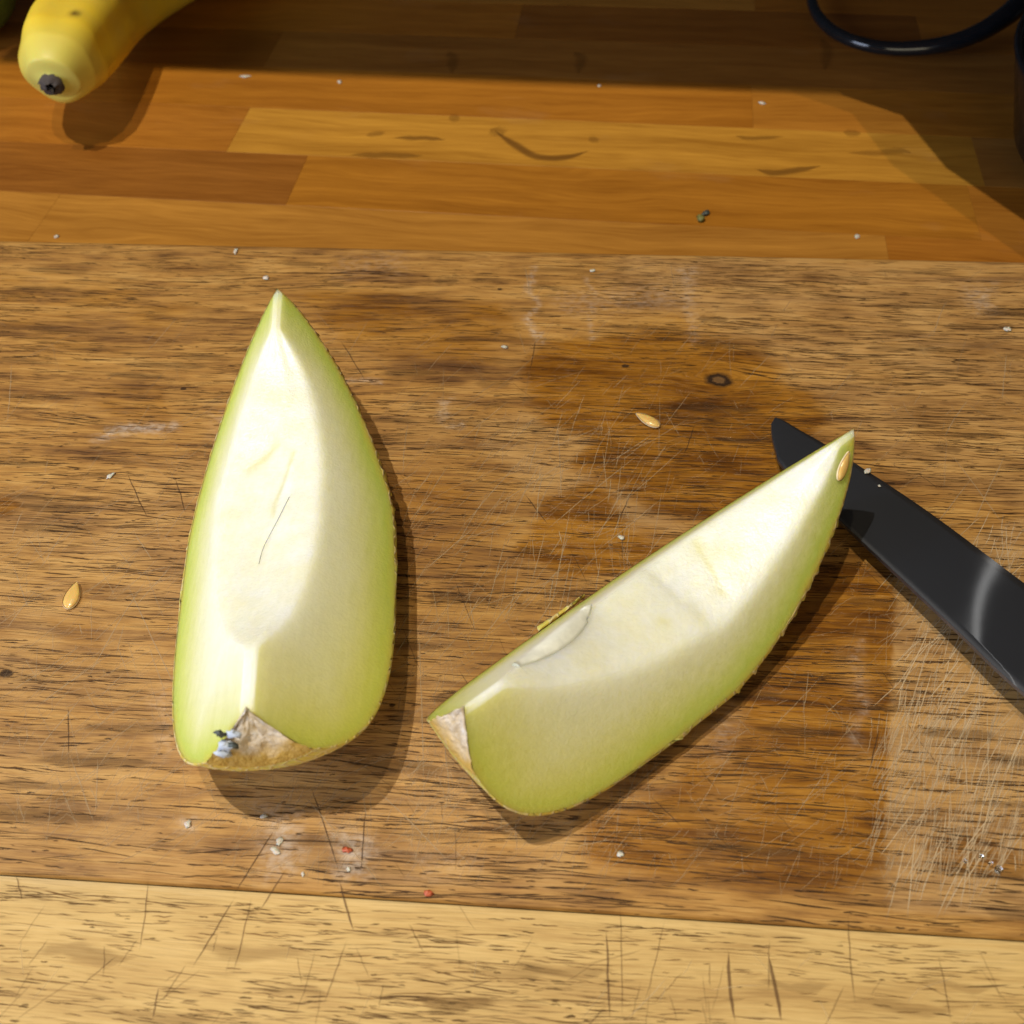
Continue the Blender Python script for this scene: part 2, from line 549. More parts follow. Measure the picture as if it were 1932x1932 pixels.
def masks(x, y):
    X, Y = px_of(x, y)
    wx = (vnoise(x * 70, y * 110, 21, 3) - 0.5) * 60
    wy = (vnoise(x * 60, y * 90, 33, 3) - 0.5) * 45
    X2, Y2 = X + wx, Y + wy
    wet = np.zeros_like(X); worn = np.zeros_like(X); white = np.zeros_like(X)
    def W(pts, a=1.0, soft=10, warp=True):
        nonlocal wet
        wet = np.maximum(wet, a * soft_poly(X2 if warp else X, Y2 if warp else Y, pts, soft))
    def N(pts, a=1.0, soft=12, warp=True):
        nonlocal worn
        worn = np.maximum(worn, a * soft_poly(X2 if warp else X, Y2 if warp else Y, pts, soft))
    # damp, dark oiled patches
    W([(1010, 640), (1120, 640), (1290, 610), (1420, 650), (1560, 770), (1540, 900), (1420, 930), (1330, 1010), (1220, 960), (1060, 880), (1110, 830), (990, 760)], 0.95, 34)
    W([(1020, 940), (1120, 900), (1200, 980), (1290, 1010), (1180, 1090), (1060, 1110), (980, 1040)], 0.85, 18)
    W([(1520, 1060), (1640, 1060), (1690, 1120), (1680, 1300), (1668, 1640), (1600, 1700), (1400, 1690), (1200, 1660), (1120, 1640), (1100, 1560), (1300, 1440), (1440, 1280)], 0.9, 40)
    W([(1660, 1100), (1691, 1130), (1680, 1300), (1668, 1590), (1600, 1590), (1560, 1200)], 0.95, 4, False)
    W([(1740, 1590), (1830, 1572), (1900, 1590), (1940, 1620), (1932, 1660), (1850, 1650), (1790, 1640)], 0.9, 8)
    W([(520, 560), (700, 540), (960, 560), (1000, 640), (900, 700), (760, 690), (640, 640)], 0.60, 40)
    W([(700, 880), (820, 860), (980, 1000), (980, 1130), (860, 1140), (760, 1040)], 0.45, 40)
    W([(90, 1175), (190, 1170), (210, 1230), (130, 1240)], 0.6, 20)
    W([(-20, 930), (40, 940), (50, 970), (-20, 985)], 0.9, 12)
    W([(180, 720), (330, 730), (300, 800), (200, 810)], 0.5, 18)
    W([(-40, 480), (220, 520), (420, 560), (300, 650), (120, 690), (-40, 650)], 0.35, 50)
    # worn, greyish pale patches
    N([(1690, 1080), (2100, 900), (2100, 1740), (1680, 1720), (1668, 1640), (1682, 1300)], 1.0, 6, False)
    N([(1180, 470), (2100, 480), (2100, 1000), (1700, 900), (1560, 770), (1420, 650), (1290, 600), (1140, 560)], 0.62, 30)
    N([(990, 770), (1120, 830), (1060, 880), (1200, 950), (1290, 1000), (1240, 1040), (1120, 920), (1000, 930), (920, 860), (900, 800)], 0.85, 12)
    N([(-40, 960), (420, 860), (420, 1700), (-40, 1680)], 0.55, 60)
    N([(420, 1440), (900, 1400), (1100, 1540), (1080, 1700), (420, 1660)], 0.65, 50)
    N([(760, 1180), (860, 1160), (870, 1400), (830, 1560), (760, 1560)], 0.55, 30)
    N([(1300, 1330), (1400, 1310), (1410, 1440), (1380, 1640), (1310, 1640), (1330, 1460)], 0.55, 20)
    N([(1585, 1230), (1640, 1180), (1650, 1420), (1630, 1520), (1600, 1500)], 0.55, 10)
    N([(620, 880), (760, 760), (900, 720), (900, 800), (760, 900)], 0.45, 40)
    worn = worn * (1 - 0.55 * wet)
    # flour-like white smears
    for pts, a, s in (([(180, 830), (200, 815), (330, 795), (335, 806), (250, 826)], 0.9, 7),
                      ([(400, 780), (460, 770), (465, 830), (400, 825)], 0.45, 20),
                      ([(640, 722), (715, 714), (716, 722), (645, 728)], 0.8, 5),
                      ([(835, 745), (852, 740), (846, 785), (825, 785)], 0.6, 5), ([(830, 792), (880, 797), (878, 806), (832, 802)], 0.8, 5),
                      ([(490, 1520), (560, 1540), (560, 1640), (500, 1650)], 0.75, 22), ([(620, 1560), (690, 1570), (700, 1650), (640, 1660)], 0.8, 18),
                      ([(335, 1540), (375, 1540), (372, 1572), (338, 1572)], 0.6, 8),
                      ([(1000, 500), (1010, 500), (1016, 640), (1004, 640)], 0.75, 6), ([(1108, 520), (1117, 520), (1120, 640), (1110, 640)], 0.6, 6),
                      ([(1280, 510), (1316, 500), (1318, 640), (1300, 640)], 0.45, 10), ([(1040, 560), (1250, 540), (1300, 575), (1080, 590)], 0.35, 16),
                      ([(1820, 540), (1880, 530), (1890, 590), (1840, 590)], 0.5, 12), ([(640, 490), (760, 480), (760, 520), (640, 520)], 0.25, 16),
                      ([(780, 1600), (900, 1610), (900, 1650), (780, 1650)], 0.3, 20), ([(1340, 1330), (1380, 1330), (1385, 1440), (1350, 1440)], 0.35, 14),
                      ([(1610, 1240), (1634, 1200), (1636, 1400), (1612, 1420)], 0.35, 8), ([(280, 1330), (320, 1290), (330, 1400), (300, 1440)], 0.35, 14)):
        white = np.maximum(white, 0.85 * a * soft_poly(X + wx * 0.7, Y + wy * 0.7, pts, s * 1.7))
    return wet, worn, white


def plank_grid(x0, x1, y0, y1, step, rear_round):
    nx, ny = int((x1 - x0) / step) + 1, int((y1 - y0) / step) + 1
    xs = np.linspace(x0, x1, nx); ys = np.linspace(y0, y1, ny)
    X, Y = np.meshgrid(xs, ys, indexing='ij')
    Z = np.zeros_like(X)
    Z -= 0.00025 * vnoise(X * 30, Y * 60, 61, 3)          # a surface that is not quite flat
    if rear_round:
        r = 0.003
        e = np.clip((Y - (y1 - r)) / r, 0, 1)
        Z -= r * (1 - np.sqrt(np.maximum(1 - e ** 2, 0)))
    V = np.stack([X, Y, Z], -1).reshape(-1, 3)
    F = gridfaces(nx, ny, flip=True)
    n0 = len(V)
    # the sides and the underside
    loop = [i * ny for i in range(nx)] + [(nx - 1) * ny + j for j in range(1, ny)] + [i * ny + ny - 1 for i in range(nx - 2, -1, -1)] + [j for j in range(ny - 2, 0, -1)]
    lo = V[loop].copy(); lo[:, 2] = CT + 0.0006
    F += [(loop[i], n0 + i, n0 + (i + 1) % len(loop), loop[(i + 1) % len(loop)])[::-1] for i in range(len(loop))]
    F.append(tuple(n0 + i for i in range(len(loop)))[::-1])
    return np.concatenate([V, lo]), F


def surf_z(x, y):
    return 0.0


def pores(rb, x0, x1, y0, y1, n, lmin, lmax, wmin, wmax, dark, seed, dens):
    r = np.random.default_rng(seed)
    k = 0
    while k < n:
        m_ = 6000
        xs = r.uniform(x0, x1, m_); vs = r.uniform(y0, y1, m_)
        keep = r.random(m_) < dens(xs, vs)
        for x, v in zip(xs[keep], vs[keep]):
            if k >= n: break
            L = lmin + (lmax - lmin) * r.random() ** 2.2
            tt = np.linspace(0, 1, 6)
            px = x + (tt - 0.5) * L
            slope = r.normal(0, 0.05)
            yy = bend(px, np.full(6, v)) + (tt - 0.5) * L * slope + r.normal(0, 0.00007, 6)
            if yy.min() < y0 + 0.0003 or yy.max() > y1 - 0.002: continue
            tone = 0.6 + 0.8 * r.random()
            wd = (wmin + (wmax - wmin) * r.random() ** 2)
            rb.add(np.c_[px, yy], wd, tuple(q * tone for q in dark), 0.50 + 0.50 * r.random(), 0.3)
            k += 1


def scratch(rb, p0, p1, width, colr, a, bow=0.0, n=9, jit=0.00008):
    p0, p1 = np.asarray(p0)[:2], np.asarray(p1)[:2]
    t = np.linspace(0, 1, n)[:, None]
    d = p1 - p0; nr = np.array([-d[1], d[0]])
    pts = p0 + d * t + nr * bow * 4 * t * (1 - t) + rng.normal(0, jit, (n, 2))
    rb.add(pts, width, colr, a, 0.6)


def pscr(rb, a, b, width=0.0003, colr=(0.55, 0.40, 0.22), al=0.7, bow=0.0):
    scratch(rb, at(*a), at(*b), width, colr, al, bow)


board = prop(empty('cutting_board', (0, 0, CT)), 'scratched brown oak cutting board with a pale front strip, under the melon slices', 'cutting board')


def inv(v): return v[:, :2]


def make_plank(x0, x1, y0, y1, mat, rb, rear, step=0.00125):
    V, F = plank_grid(x0, x1, y0, y1, step, rear)
    wet, worn, white = masks(V[:, 0], V[:, 1])
    gr = grain_of(V[:, 0], V[:, 1])
    nb = len(V)
    off = nb
    RV = np.array(rb.v); RC = np.array(rb.c)
    # marks follow the uneven surface
    zz = -0.00025 * vnoise(RV[:, 0] * 30, RV[:, 1] * 60, 61, 3)
    if rear:
        e = np.clip((RV[:, 1] - (y1 - 0.003)) / 0.003, 0, 1)
        zz -= 0.003 * (1 - np.sqrt(np.maximum(1 - e ** 2, 0)))
    RV[:, 2] += zz
    allV = np.concatenate([V, RV]); allV[:, 2] -= CT
    FF = F + [tuple(i + off for i in f) for f in rb.f]
    mi = [0] * len(F) + [1] * len(rb.f)
    pad = lambda a: np.concatenate([a, np.zeros(len(RV))])
    colr = np.concatenate([np.zeros((nb, 4)), RC])
    return meshobj('plank', allV, FF, [mat, M['marks']], board, True, mi,
                   {'wet': pad(wet), 'worn': pad(worn), 'white': pad(white), 'grain': pad(gr), 'mark': colr})


# --- brown plank
rb = Ribbons()
dens1 = lambda x, v: 0.35 + 0.65 * sstep(0.35, 0.65, vnoise(x * 9, v * 60, 71, 3))
pores(rb, -0.27, 0.24, YS, BY1, 9000, 0.006, 0.030, 0.00020, 0.00048, (0.060, 0.027, 0.009), 3, dens1)
pores(rb, -0.27, 0.24, YS, BY1, 4500, 0.002, 0.007, 0.0002, 0.00045, (0.065, 0.030, 0.011), 4, dens1)
# wide dark streaks
r4 = np.random.default_rng(44)
for _ in range(150):
    x, v = r4.uniform(-0.25, 0.23), r4.uniform(YS + 0.005, BY1 - 0.008)
    L = r4.uniform(0.012, 0.05); tt = np.linspace(0, 1, 8)
    pxs = x + (tt - .5) * L
    rb.add(np.c_[pxs, bend(pxs, np.full(8, v))], r4.uniform(0.0012, 0.0035), (0.11, 0.055, 0.02), r4.uniform(0.12, 0.34), 0.9)
# pale criss-cross knife scratches
SC = (0.52, 0.375, 0.21)
def cluster(n, xr, yr, ang, sd, lr, wr=(0.00012, 0.00030), al=(0.2, 0.65), colr=SC, seed=1):
    r = np.random.default_rng(seed)
    for _ in range(n):
        c = at(r.uniform(*xr), r.uniform(*yr))
        a = math.radians(r.normal(ang, sd)); L = r.uniform(*lr)
        dv = np.array([math.cos(a), math.sin(a)]) * L / 2
        p0, p1 = c[:2] - dv, c[:2] + dv
        if min(p0[1], p1[1]) < YS + 0.001 or max(p0[1], p1[1]) > BY1 - 0.003: continue
        scratch(rb, p0, p1, r.uniform(*wr), colr, r.uniform(*al), r.normal(0, 0.01))
cluster(420, (1690, 1932), (1000, 1660), 62, 10, (0.004, 0.035), al=(0.3, 0.8), colr=(0.62, 0.46, 0.27), seed=1)
cluster(240, (1640, 1932), (1350, 1650), 70, 8, (0.003, 0.020), seed=2)
cluster(150, (740, 1250), (720, 1300), 58, 14, (0.006, 0.045), seed=3)
cluster(60, (900, 1200), (780, 1150), 85, 8, (0.004, 0.03), seed=4)
cluster(120, (0, 420), (920, 1600), 50, 12, (0.004, 0.04), al=(0.15, 0.5), seed=5)
cluster(60, (0, 420), (1000, 1600), -60, 10, (0.004, 0.03), al=(0.15, 0.45), seed=6)
cluster(240, (420, 1150), (1430, 1640), 45, 35, (0.002, 0.016), (0.0001, 0.0002), (0.2, 0.55), seed=7)
cluster(80, (1000, 1932), (500, 800), 60, 30, (0.003, 0.02), al=(0.12, 0.35), seed=8)
cluster(260, (750, 900), (1150, 1620), 60, 35, (0.002, 0.014), (0.0001, 0.0002), (0.15, 0.5), seed=9)
cluster(160, (1100, 1680), (1350, 1680), 55, 25, (0.002, 0.012), (0.0001, 0.0002), (0.12, 0.4), seed=10)
cluster(1400, (0, 1932), (760, 1650), 52, 40, (0.001, 0.008), (0.0001, 0.00022), (0.1, 0.42), seed=12)
cluster(520, (0, 1932), (600, 1640), 58, 20, (0.006, 0.035), (0.0001, 0.00024), (0.15, 0.5), seed=14)
cluster(160, (0, 1932), (560, 1640), -58, 16, (0.006, 0.03), (0.0001, 0.00022), (0.12, 0.4), seed=15)
cluster(60, (700, 1932), (700, 1650), -55, 15, (0.004, 0.03), colr=(0.10, 0.055, 0.025), al=(0.2, 0.5), seed=11)
for a, b in [((1025, 860), (960, 990)), ((1100, 850), (905, 975)), ((1215, 850), (1020, 1010)), ((1050, 790), (1060, 950)), ((1080, 940), (1030, 1200)),
             ((1000, 850), (860, 1010)), ((1190, 895), (1120, 1030)), ((850, 870), (760, 1000)), ((770, 790), (760, 900)), ((925, 920), (850, 1050)),
             ((45, 960), (20, 1020)), ((130, 985), (70, 1080)), ((70, 1110), (10, 1190)), ((285, 1080), (160, 1290)), ((330, 1060), (250, 1150)),
             ((235, 1090), (345, 1330)), ((250, 1000), (290, 1060)), ((160, 1310), (60, 1430)), ((400, 1440), (300, 1330)), ((130, 1420), (180, 1560)),
             ((22, 680), (12, 800)), ((990, 500), (1000, 560)), ((1830, 750), (1780, 830)), ((1900, 660), (1890, 760)), ((1790, 560), (1760, 640)),
             ((1842, 890), (1700, 1080)), ((1900, 850), (1830, 1000)), ((1790, 850), (1900, 1000)), ((1780, 1330), (1730, 1480)), ((1860, 1300), (1800, 1460)),
             ((700, 1480), (860, 1640)), ((560, 1490), (740, 1700)), ((790, 1180), (800, 1500)), ((835, 1350), (850, 1530))]:
    pscr(rb, a, b, 0.00028, SC, 0.5, rng.normal(0, 0.01))
DKS = (0.075, 0.038, 0.018)
for a, b in [((1070, 1330), (1210, 1460)), ((1010, 640), (1000, 700)), ((640, 640), (690, 720)), ((1190, 930), (1160, 990)), ((585, 1480), (640, 1650)),
             ((990, 930), (1035, 990)), ((240, 890), (280, 980)), ((330, 900), (350, 970)), ((1055, 1120), (1210, 1260)), ((130, 1330), (130, 1430)),
             ((690, 1520), (680, 1650)), ((440, 1690), (520, 1560)), ((1660, 1370), (1640, 1460)), ((430, 1000), (430, 1040)), ((1310, 800), (1290, 860))]:
    pscr(rb, a, b, 0.00034, DKS, 0.6, rng.normal(0, 0.01))
# the knot with its ring
for rr, cc, aa in ((0.0068, (0.09, 0.045, 0.015), 0.55), (0.0050, (0.030, 0.014, 0.006), 0.95), (0.0032, (0.15, 0.075, 0.025), 0.9)):
    rb.blob(KN[:2], rr, rr * 0.72, cc, aa, -0.2, 18, 0.00012 + (0.0068 - rr) * 0.005)
for k in range(26):
    th = k / 26 * 2 * math.pi
    q = KN[:2] + np.array([math.cos(th) * 0.0046, math.sin(th) * 0.0033])
    rb.add([q, q + np.array([-math.sin(th), math.cos(th) * .7]) * 0.0011], 0.0006, (0.02, 0.01, 0.005), 0.7, 0.6, 0.00014)
# small dark specks and wide stains
for px, py, s in ((943, 545, 4), (346, 733, 5), (12, 1270, 9), (1180, 690, 6), (395, 897, 4), (1790, 1300, 3), (740, 1330, 4), (1190, 1160, 5)):
    p = at(px, py); rb.blob(p[:2], s * 0.0003, s * 0.00018, (0.035, 0.018, 0.01), 0.7)
brown = make_plank(BX0, BX1, YS, BY1, M['brown'], rb, True)

# --- pale plank at the front
rb = Ribbons()
dens2 = lambda x, v: 0.25 + 0.75 * sstep(0.3, 0.6, vnoise(x * 10, v * 70, 81, 2))
pores(rb, -0.2, 0.2, BY0, YS - 0.0005, 2600, 0.005, 0.018, 0.00016, 0.00036, (0.14, 0.07, 0.02), 5, dens2)
pores(rb, -0.2, 0.2, BY0, YS - 0.0005, 500, 0.002, 0.006, 0.0002, 0.0005, (0.11, 0.058, 0.016), 6, dens2)
def wide(px, py, L, wd, a):
    p = at(px, py); tt = np.linspace(-.5, .5, 8)
    pxs = p[0] + tt * L
    rb.add(np.c_[pxs, p[1] + 0.0008 * np.sin(tt * 7 + px)], wd, (0.24, 0.13, 0.04), a * 0.7, 0.9)
for q in ((160, 1800, .03, .003, .35), (470, 1795, .035, .0025, .3), (1060, 1830, .03, .002, .35), (860, 1892, .022, .0026, .6), (560, 1870, .02, .002, .3),
          (300, 1920, .03, .003, .3), (980, 1835, .03, .002, .25), (1700, 1900, .03, .002, .3), (1500, 1860, .02, .002, .3), (1800, 1860, .02, .002, .3)):
    wide(*q)
CUT = (0.15, 0.075, 0.03)
for a, b, wd, al in [((280, 1655), (262, 1800), .0004, .75), ((30, 1650), (42, 1700), .0005, .7), ((445, 1690), (360, 1830), .0006, .7), ((475, 1690), (440, 1840), .0005, .6),
                  ((300, 1860), (288, 1925), .0006, .7), ((540, 1640), (490, 1720), .0006, .65), ((640, 1660), (668, 1760), .0008, .75), ((655, 1770), (610, 1900), .0005, .5),
                  ((1143, 1750), (1150, 1930), .0008, .7), ((1170, 1700), (1175, 1930), .0005, .45), ((1375, 1790), (1388, 1931), .0012, .75), ((1450, 1800), (1475, 1931), .0013, .75),
                  ((1600, 1720), (1615, 1900), .0006, .5), ((1770, 1800), (1795, 1931), .0005, .5), ((1255, 1730), (1215, 1900), .0004, .5), ((1210, 1850), (1190, 1930), .0004, .4),
                  ((770, 1740), (800, 1800), .0005, .5), ((670, 1780), (700, 1850), .0004, .4), ((560, 1800), (570, 1860), .0004, .4), ((410, 1760), (400, 1800), .0004, .4),
                  ((90, 1700), (30, 1790), .0003, .45), ((860, 1700), (900, 1760), .0003, .4), ((1010, 1760), (960, 1840), .0003, .35)]:
    pscr(rb, a, b, wd * 0.62, CUT, al * 0.8, rng.normal(0, 0.012))
for k in range(60):
    c = at(rng.uniform(0, 1932), rng.uniform(1790, 1931)); a = R_(rng.normal(75, 30)); L = rng.uniform(.004, .02)
    dv = np.array([math.cos(a), math.sin(a)]) * L / 2
    if c[1] + abs(dv[1]) < YS - 0.001:
        scratch(rb, c[:2] - dv, c[:2] + dv, rng.uniform(.00015, .0003), CUT if k % 3 else (0.75, 0.58, 0.30), rng.uniform(.15, .45), rng.normal(0, .02))
pale = make_plank(BX0, BX1, BY0, YS - 0.0003, M['pale'], rb, False, 0.002)
pale['label'] = 'pale yellow front strip of the board'

# ------------------------------------------------------------------ dried ring stains on the worktop
rb = Ribbons()
def stain(pts, wd, a, colr=(0.15, 0.058, 0.008)):
    P = [at(px, py, CT) for px, py in pts]
    P = np.array([to_top(p) for p in P])
    t = np.linspace(0, 1, len(P)); tt = np.linspace(0, 1, 24)
    Q = np.c_[np.interp(tt, t, P[:, 0]), np.interp(tt, t, P[:, 1])]
    Q += rng.normal(0, 0.0005, Q.shape) * (np.linalg.norm(P[-1] - P[0]) > 0.02)
    for _ in range(2): Q[1:-1] = (Q[:-2] + 2 * Q[1:-1] + Q[2:]) / 4
    rb.add(Q, wd, colr, a, 0.8)
stain([(935, 248), (955, 262), (985, 282), (1010, 296), (1050, 300), (1085, 294), (1108, 284)], 0.0040, 0.55)
stain([(925, 243), (938, 248), (950, 256)], 0.007, 0.25)
stain([(690, 256), (727, 250)], 0.004, 0.24); stain([(740, 261), (800, 261), (840, 264)], 0.003, 0.45)
stain([(1110, 265), (1130, 262)], 0.005, 0.24); stain([(846, 224), (868, 222)], 0.006, 0.24)
stain([(1425, 320), (1460, 327), (1500, 322), (1550, 313)], 0.004, 0.45); stain([(1600, 288), (1650, 290), (1700, 282), (1720, 290)], 0.004, 0.24)
stain([(1385, 256), (1420, 262), (1480, 258)], 0.003, 0.3); stain([(1590, 250), (1625, 252)], 0.005, 0.24); stain([(660, 292), (800, 294)], 0.004, 0.35)
for px in (845, 1085, 1550): stain([(px, 62 + (px * 7) % 40), (px + 12, 95 + (px * 3) % 30), (px + 6, 125 + (px * 3) % 20)], 0.005, 0.22, (0.10, 0.04, 0.008))
ro = meshobj('ring_stain', rb.v, rb.f, M['marks'], top, True, None, {'mark': rb.c})
ro['label'] = 'dark dried ring marks on the worktop'


# ------------------------------------------------------------------ melon slices
def wedge(name, p, label, scar_r, slits=(), seed=1, left_wide=0.0, dent=0.008, bulge=0.0008, soften=7):
    px, py, yaw, tilt, roll, L1, L2, Rm, p1, p2, al, cm, yc, lc, pc, aL = p
    TH = lambda f: -aL + (al + aL) * f
    am = (al - aL) / 2; ah = (al + aL) / 2
    ph = np.concatenate([np.linspace(-math.pi / 2, 0, 120)[:-1], np.linspace(0, math.pi / 2, 130)])
    sg = np.sign(ph)
    pp = np.where(ph > 0, p1, p2)
    s = np.abs(np.sin(ph)) ** (2 / pp) * sg
    Rr = Rm * np.maximum(np.cos(ph), 0) ** (2 / pp)
    y = np.where(s > 0, s * L1, s * L2)
    u = np.abs((y - yc) / lc)
    c = np.where(u < 1, cm * np.maximum(1 - u ** pc, 0) ** (1 / pc), 0)
    for _ in range(90):
        c[1:-1] = 0.25 * c[:-2] + 0.5 * c[1:-1] + 0.25 * c[2:]
    c = np.minimum(np.maximum(c, 0.0022), Rr * 0.97)
    cl = 1 + left_wide * sstep(0.055, 0.0, y) if left_wide else 1.0 + 0 * y
    cl = np.minimum(cl, Rr * 0.95 / c)
    cy, sy = math.cos(yaw), math.sin(yaw); ct, st = math.cos(tilt), math.sin(tilt); cr, sr = math.cos(roll), math.sin(roll)
    Mm = np.array([[cy, -sy, 0], [sy, cy, 0], [0, 0, 1]]) @ np.array([[1, 0, 0], [0, ct, -st], [0, st, ct]]) @ np.array([[cr, 0, sr], [0, 1, 0], [-sr, 0, cr]])
    nS = len(ph)
    wp = lambda r, th: np.stack([r * np.sin(th), y, -r * np.cos(th)], -1)
    botz = min((wp(Rr, t) @ Mm.T)[:, 2].min() for t in np.linspace(-aL, al, 25))
    T = np.array([px, py, -botz - 0.0004])
    root = empty(name, (px, py, 0))
    back = T - np.array([px, py, 0])
    tow = lambda q: q @ Mm.T + back
    yend = lambda r: -L2 * np.maximum(1 - np.minimum(r / Rm, 0.999) ** p2, 0) ** (1 / p2)
    ycap = lambda r: yend(r) + dent * np.clip(1 - r / scar_r, 0, 1) ** 1.15
    # --- flesh: left cut face, cavity, right cut face in one skin
    nF, nC = 34, 40
    cols, dep, cav = [], [], []
    endd = np.where(s < 0, (L2 - np.abs(y)) * 0.75, (L1 - np.abs(y)) * 0.35)
    for j in range(nF):
        k = j / (nF - 1); k = 1 - (1 - k) ** 0.8 if False else k
        r = Rr + (c * cl - Rr) * k
        cols.append(wp(r, -aL)); dep.append(np.minimum(Rr - r, endd + (Rr - r) * 0.12)); cav.append(0 * r + (k ** 10) * np.clip(c / 0.006, 0, 1))
    for j in range(1, nC - 1):
        th = TH(j / (nC - 1))
        # scooped by a spoon: the middle is flatter than a circle
        flat = c * np.cos(ah) / np.cos(th - am)
        r = 0.10 * c + 0.90 * flat
        r = r * (1 + (cl - 1) * (1 - (th + aL) / (al + aL)))
        # the cavity floor sits a little deeper in the middle
        r = r - np.minimum(bulge, c * 0.16) * np.cos((th - am) / ah * math.pi / 2)
        n = vnoise(y * 80 + 50, th * Rm * 80 + 50 + 0 * y, seed, 3) - 0.5
        r = r + n * 0.0010 * np.clip(c / 0.008, 0, 1)
        n2 = vnoise(y * 260 + 50, th * Rm * 260 + 50 + 0 * y, seed + 9, 2) - 0.5
        r = r + n2 * 0.0003 * np.clip(c / 0.008, 0, 1)
        for (a0, t0, a1, t1, wd, dp) in slits:
            tt = np.clip((y - a0) / (a1 - a0 + 1e-9), 0, 1)
            tl = t0 + (t1 - t0) * tt
            dl = np.hypot((th - tl) * 0.022, y - (a0 + (a1 - a0) * tt))
            r = r + dp * np.exp(-(dl / wd) ** 2)
        r = np.minimum(r, Rr * 0.98)
        cols.append(wp(r, th)); dep.append(np.minimum(Rr - r, endd + 0.02)); cav.append(np.clip(c / 0.005, 0, 1))
    for j in range(nF):
        k = 1 - j / (nF - 1)
        r = Rr + (c - Rr) * k
        cols.append(wp(r, al)); dep.append(np.minimum(Rr - r, endd + (Rr - r) * 0.12)); cav.append(0 * r + (k ** 10) * np.clip(c / 0.006, 0, 1))
    V = np.stack(cols, 1)
    mid = V.copy()
    wS = np.clip((c - 0.0022) / 0.006, 0.55, 1)[:, None, None]       # the spoon leaves soft rims, the knife crisp ones
    for _ in range(soften):
        mid[:, 1:-1] = 0.25 * mid[:, :-2] + 0.5 * mid[:, 1:-1] + 0.25 * mid[:, 2:]
    for _ in range(8):
        q = mid.copy(); q[3:-3] = 0.25 * mid[2:-4] + 0.5 * mid[3:-3] + 0.25 * mid[4:-2]; mid[3:-3, nF // 2:-nF // 2] = q[3:-3, nF // 2:-nF // 2]
    V = V * (1 - wS) + mid * wS
    cv2 = np.stack(cav, 1)
    for _ in range(30):
        cv2[:, 1:-1] = 0.25 * cv2[:, :-2] + 0.5 * cv2[:, 1:-1] + 0.25 * cv2[:, 2:]
    cav = list(cv2.T)
    # the stem end is dimpled
    rad_ = np.hypot(V[..., 0], V[..., 2])
    V[..., 1] = np.maximum(V[..., 1], ycap(rad_))
    V = tow(V.reshape(-1, 3))
    nV = nF * 2 + nC - 2
    dep = np.stack(dep, 1).ravel(); cav = np.stack(cav, 1).ravel()
    yel = np.zeros_like(dep)
    Yg = np.repeat(y, nV); tg = np.tile(np.concatenate([np.full(nF, -aL), TH(np.arange(1, nC - 1) / (nC - 1)), np.full(nF, al)]), nS)
    for (a0, t0, a1, t1, wd, dp) in slits:
        tt = np.clip((Yg - a0) / (a1 - a0 + 1e-9), 0, 1)
        dl = np.hypot((tg - t0 - (t1 - t0) * tt) * 0.022, Yg - (a0 + (a1 - a0) * tt))
        yel = np.maximum(yel, 0.34 * np.exp(-(dl / (wd * 0.9)) ** 2) * (dp > 0))
    yel = np.maximum(yel, 0.55 * sstep(0.25 * L1, -0.98 * L2, Yg) * (1 - cav) * np.where(tg > al - 1e-6, 0.9, 0.10))  # stem-end yellow; the right face's surplus partly paints in its warmer light
    rg = np.hypot(mid[..., 0], mid[..., 2]).ravel()
    sd = mid[..., 1].ravel() - ycap(rg)
    yel = np.maximum(yel, 0.75 * np.exp(-np.maximum(sd, 0) / 0.0022) * (rg < scar_r * 1.1))
    flesh = meshobj('flesh', V, gridfaces(nS, nV), M['flesh'], root, True, None, {'depth': dep, 'cavity': cav, 'yellow': yel})
    # --- rind: outer skin with a crumbly edge
    nR = 90
    rc = []
    ths = np.linspace(al, -aL, nR)
    r_ = np.random.default_rng(seed + 5)
    jag = np.repeat(r_.random((nS // 2 + 1, 2)) ** 2.6, 2, 0)[:nS] * 0.0012 * np.clip(Rr / 0.012, 0, 1)[:, None]
    for j, th in enumerate(ths):
        n = vnoise(y * 420 + 90, th * Rm * 420 + 90 + 0 * y, seed + 20, 2)
        r = Rr + 0.0010 * (n - 0.35) * np.clip(Rr / 0.01, 0, 1)
        dth = 0.0
        if j == 0: r = Rr + 0.0002 + jag[:, 0]; dth = -0.0
        if j == nR - 1: r = Rr + 0.0002 + jag[:, 1]
        if 0 < j < 3: r = np.maximum(r, Rr + 0.0002 + jag[:, 0] * 0.8)
        if nR - 4 < j < nR - 1: r = np.maximum(r, Rr + 0.0002 + jag[:, 1] * 0.8)
        wv = wp(r, th); wv[:, 1] = np.maximum(wv[:, 1], ycap(r) - 0.0002); rc.append(wv)
    lip = 0.0006                 # the cut rim of the skin, a hair proud of the flesh
    V = np.stack([wp(Rr - 0.0007, al) + np.array([math.cos(al), 0, math.sin(al)]) * 0.00012] + rc + [wp(Rr - 0.0007, -aL) + np.array([-math.cos(aL), 0, math.sin(aL)]) * 0.00012], 1)
    V = tow(V.reshape(-1, 3))
    keep = np.repeat(~((s < 0) & (Rr < scar_r * 0.97)), nR + 2)
    meshobj('rind', V, [f for f in gridfaces(nS, nR + 2) if keep[list(f)].all()], M['rind'], root, True)
    # --- corky stem scar: a sector cap standing just proud of the end
    nr_, nt_ = 26, 40
    q, sc_ = [], []
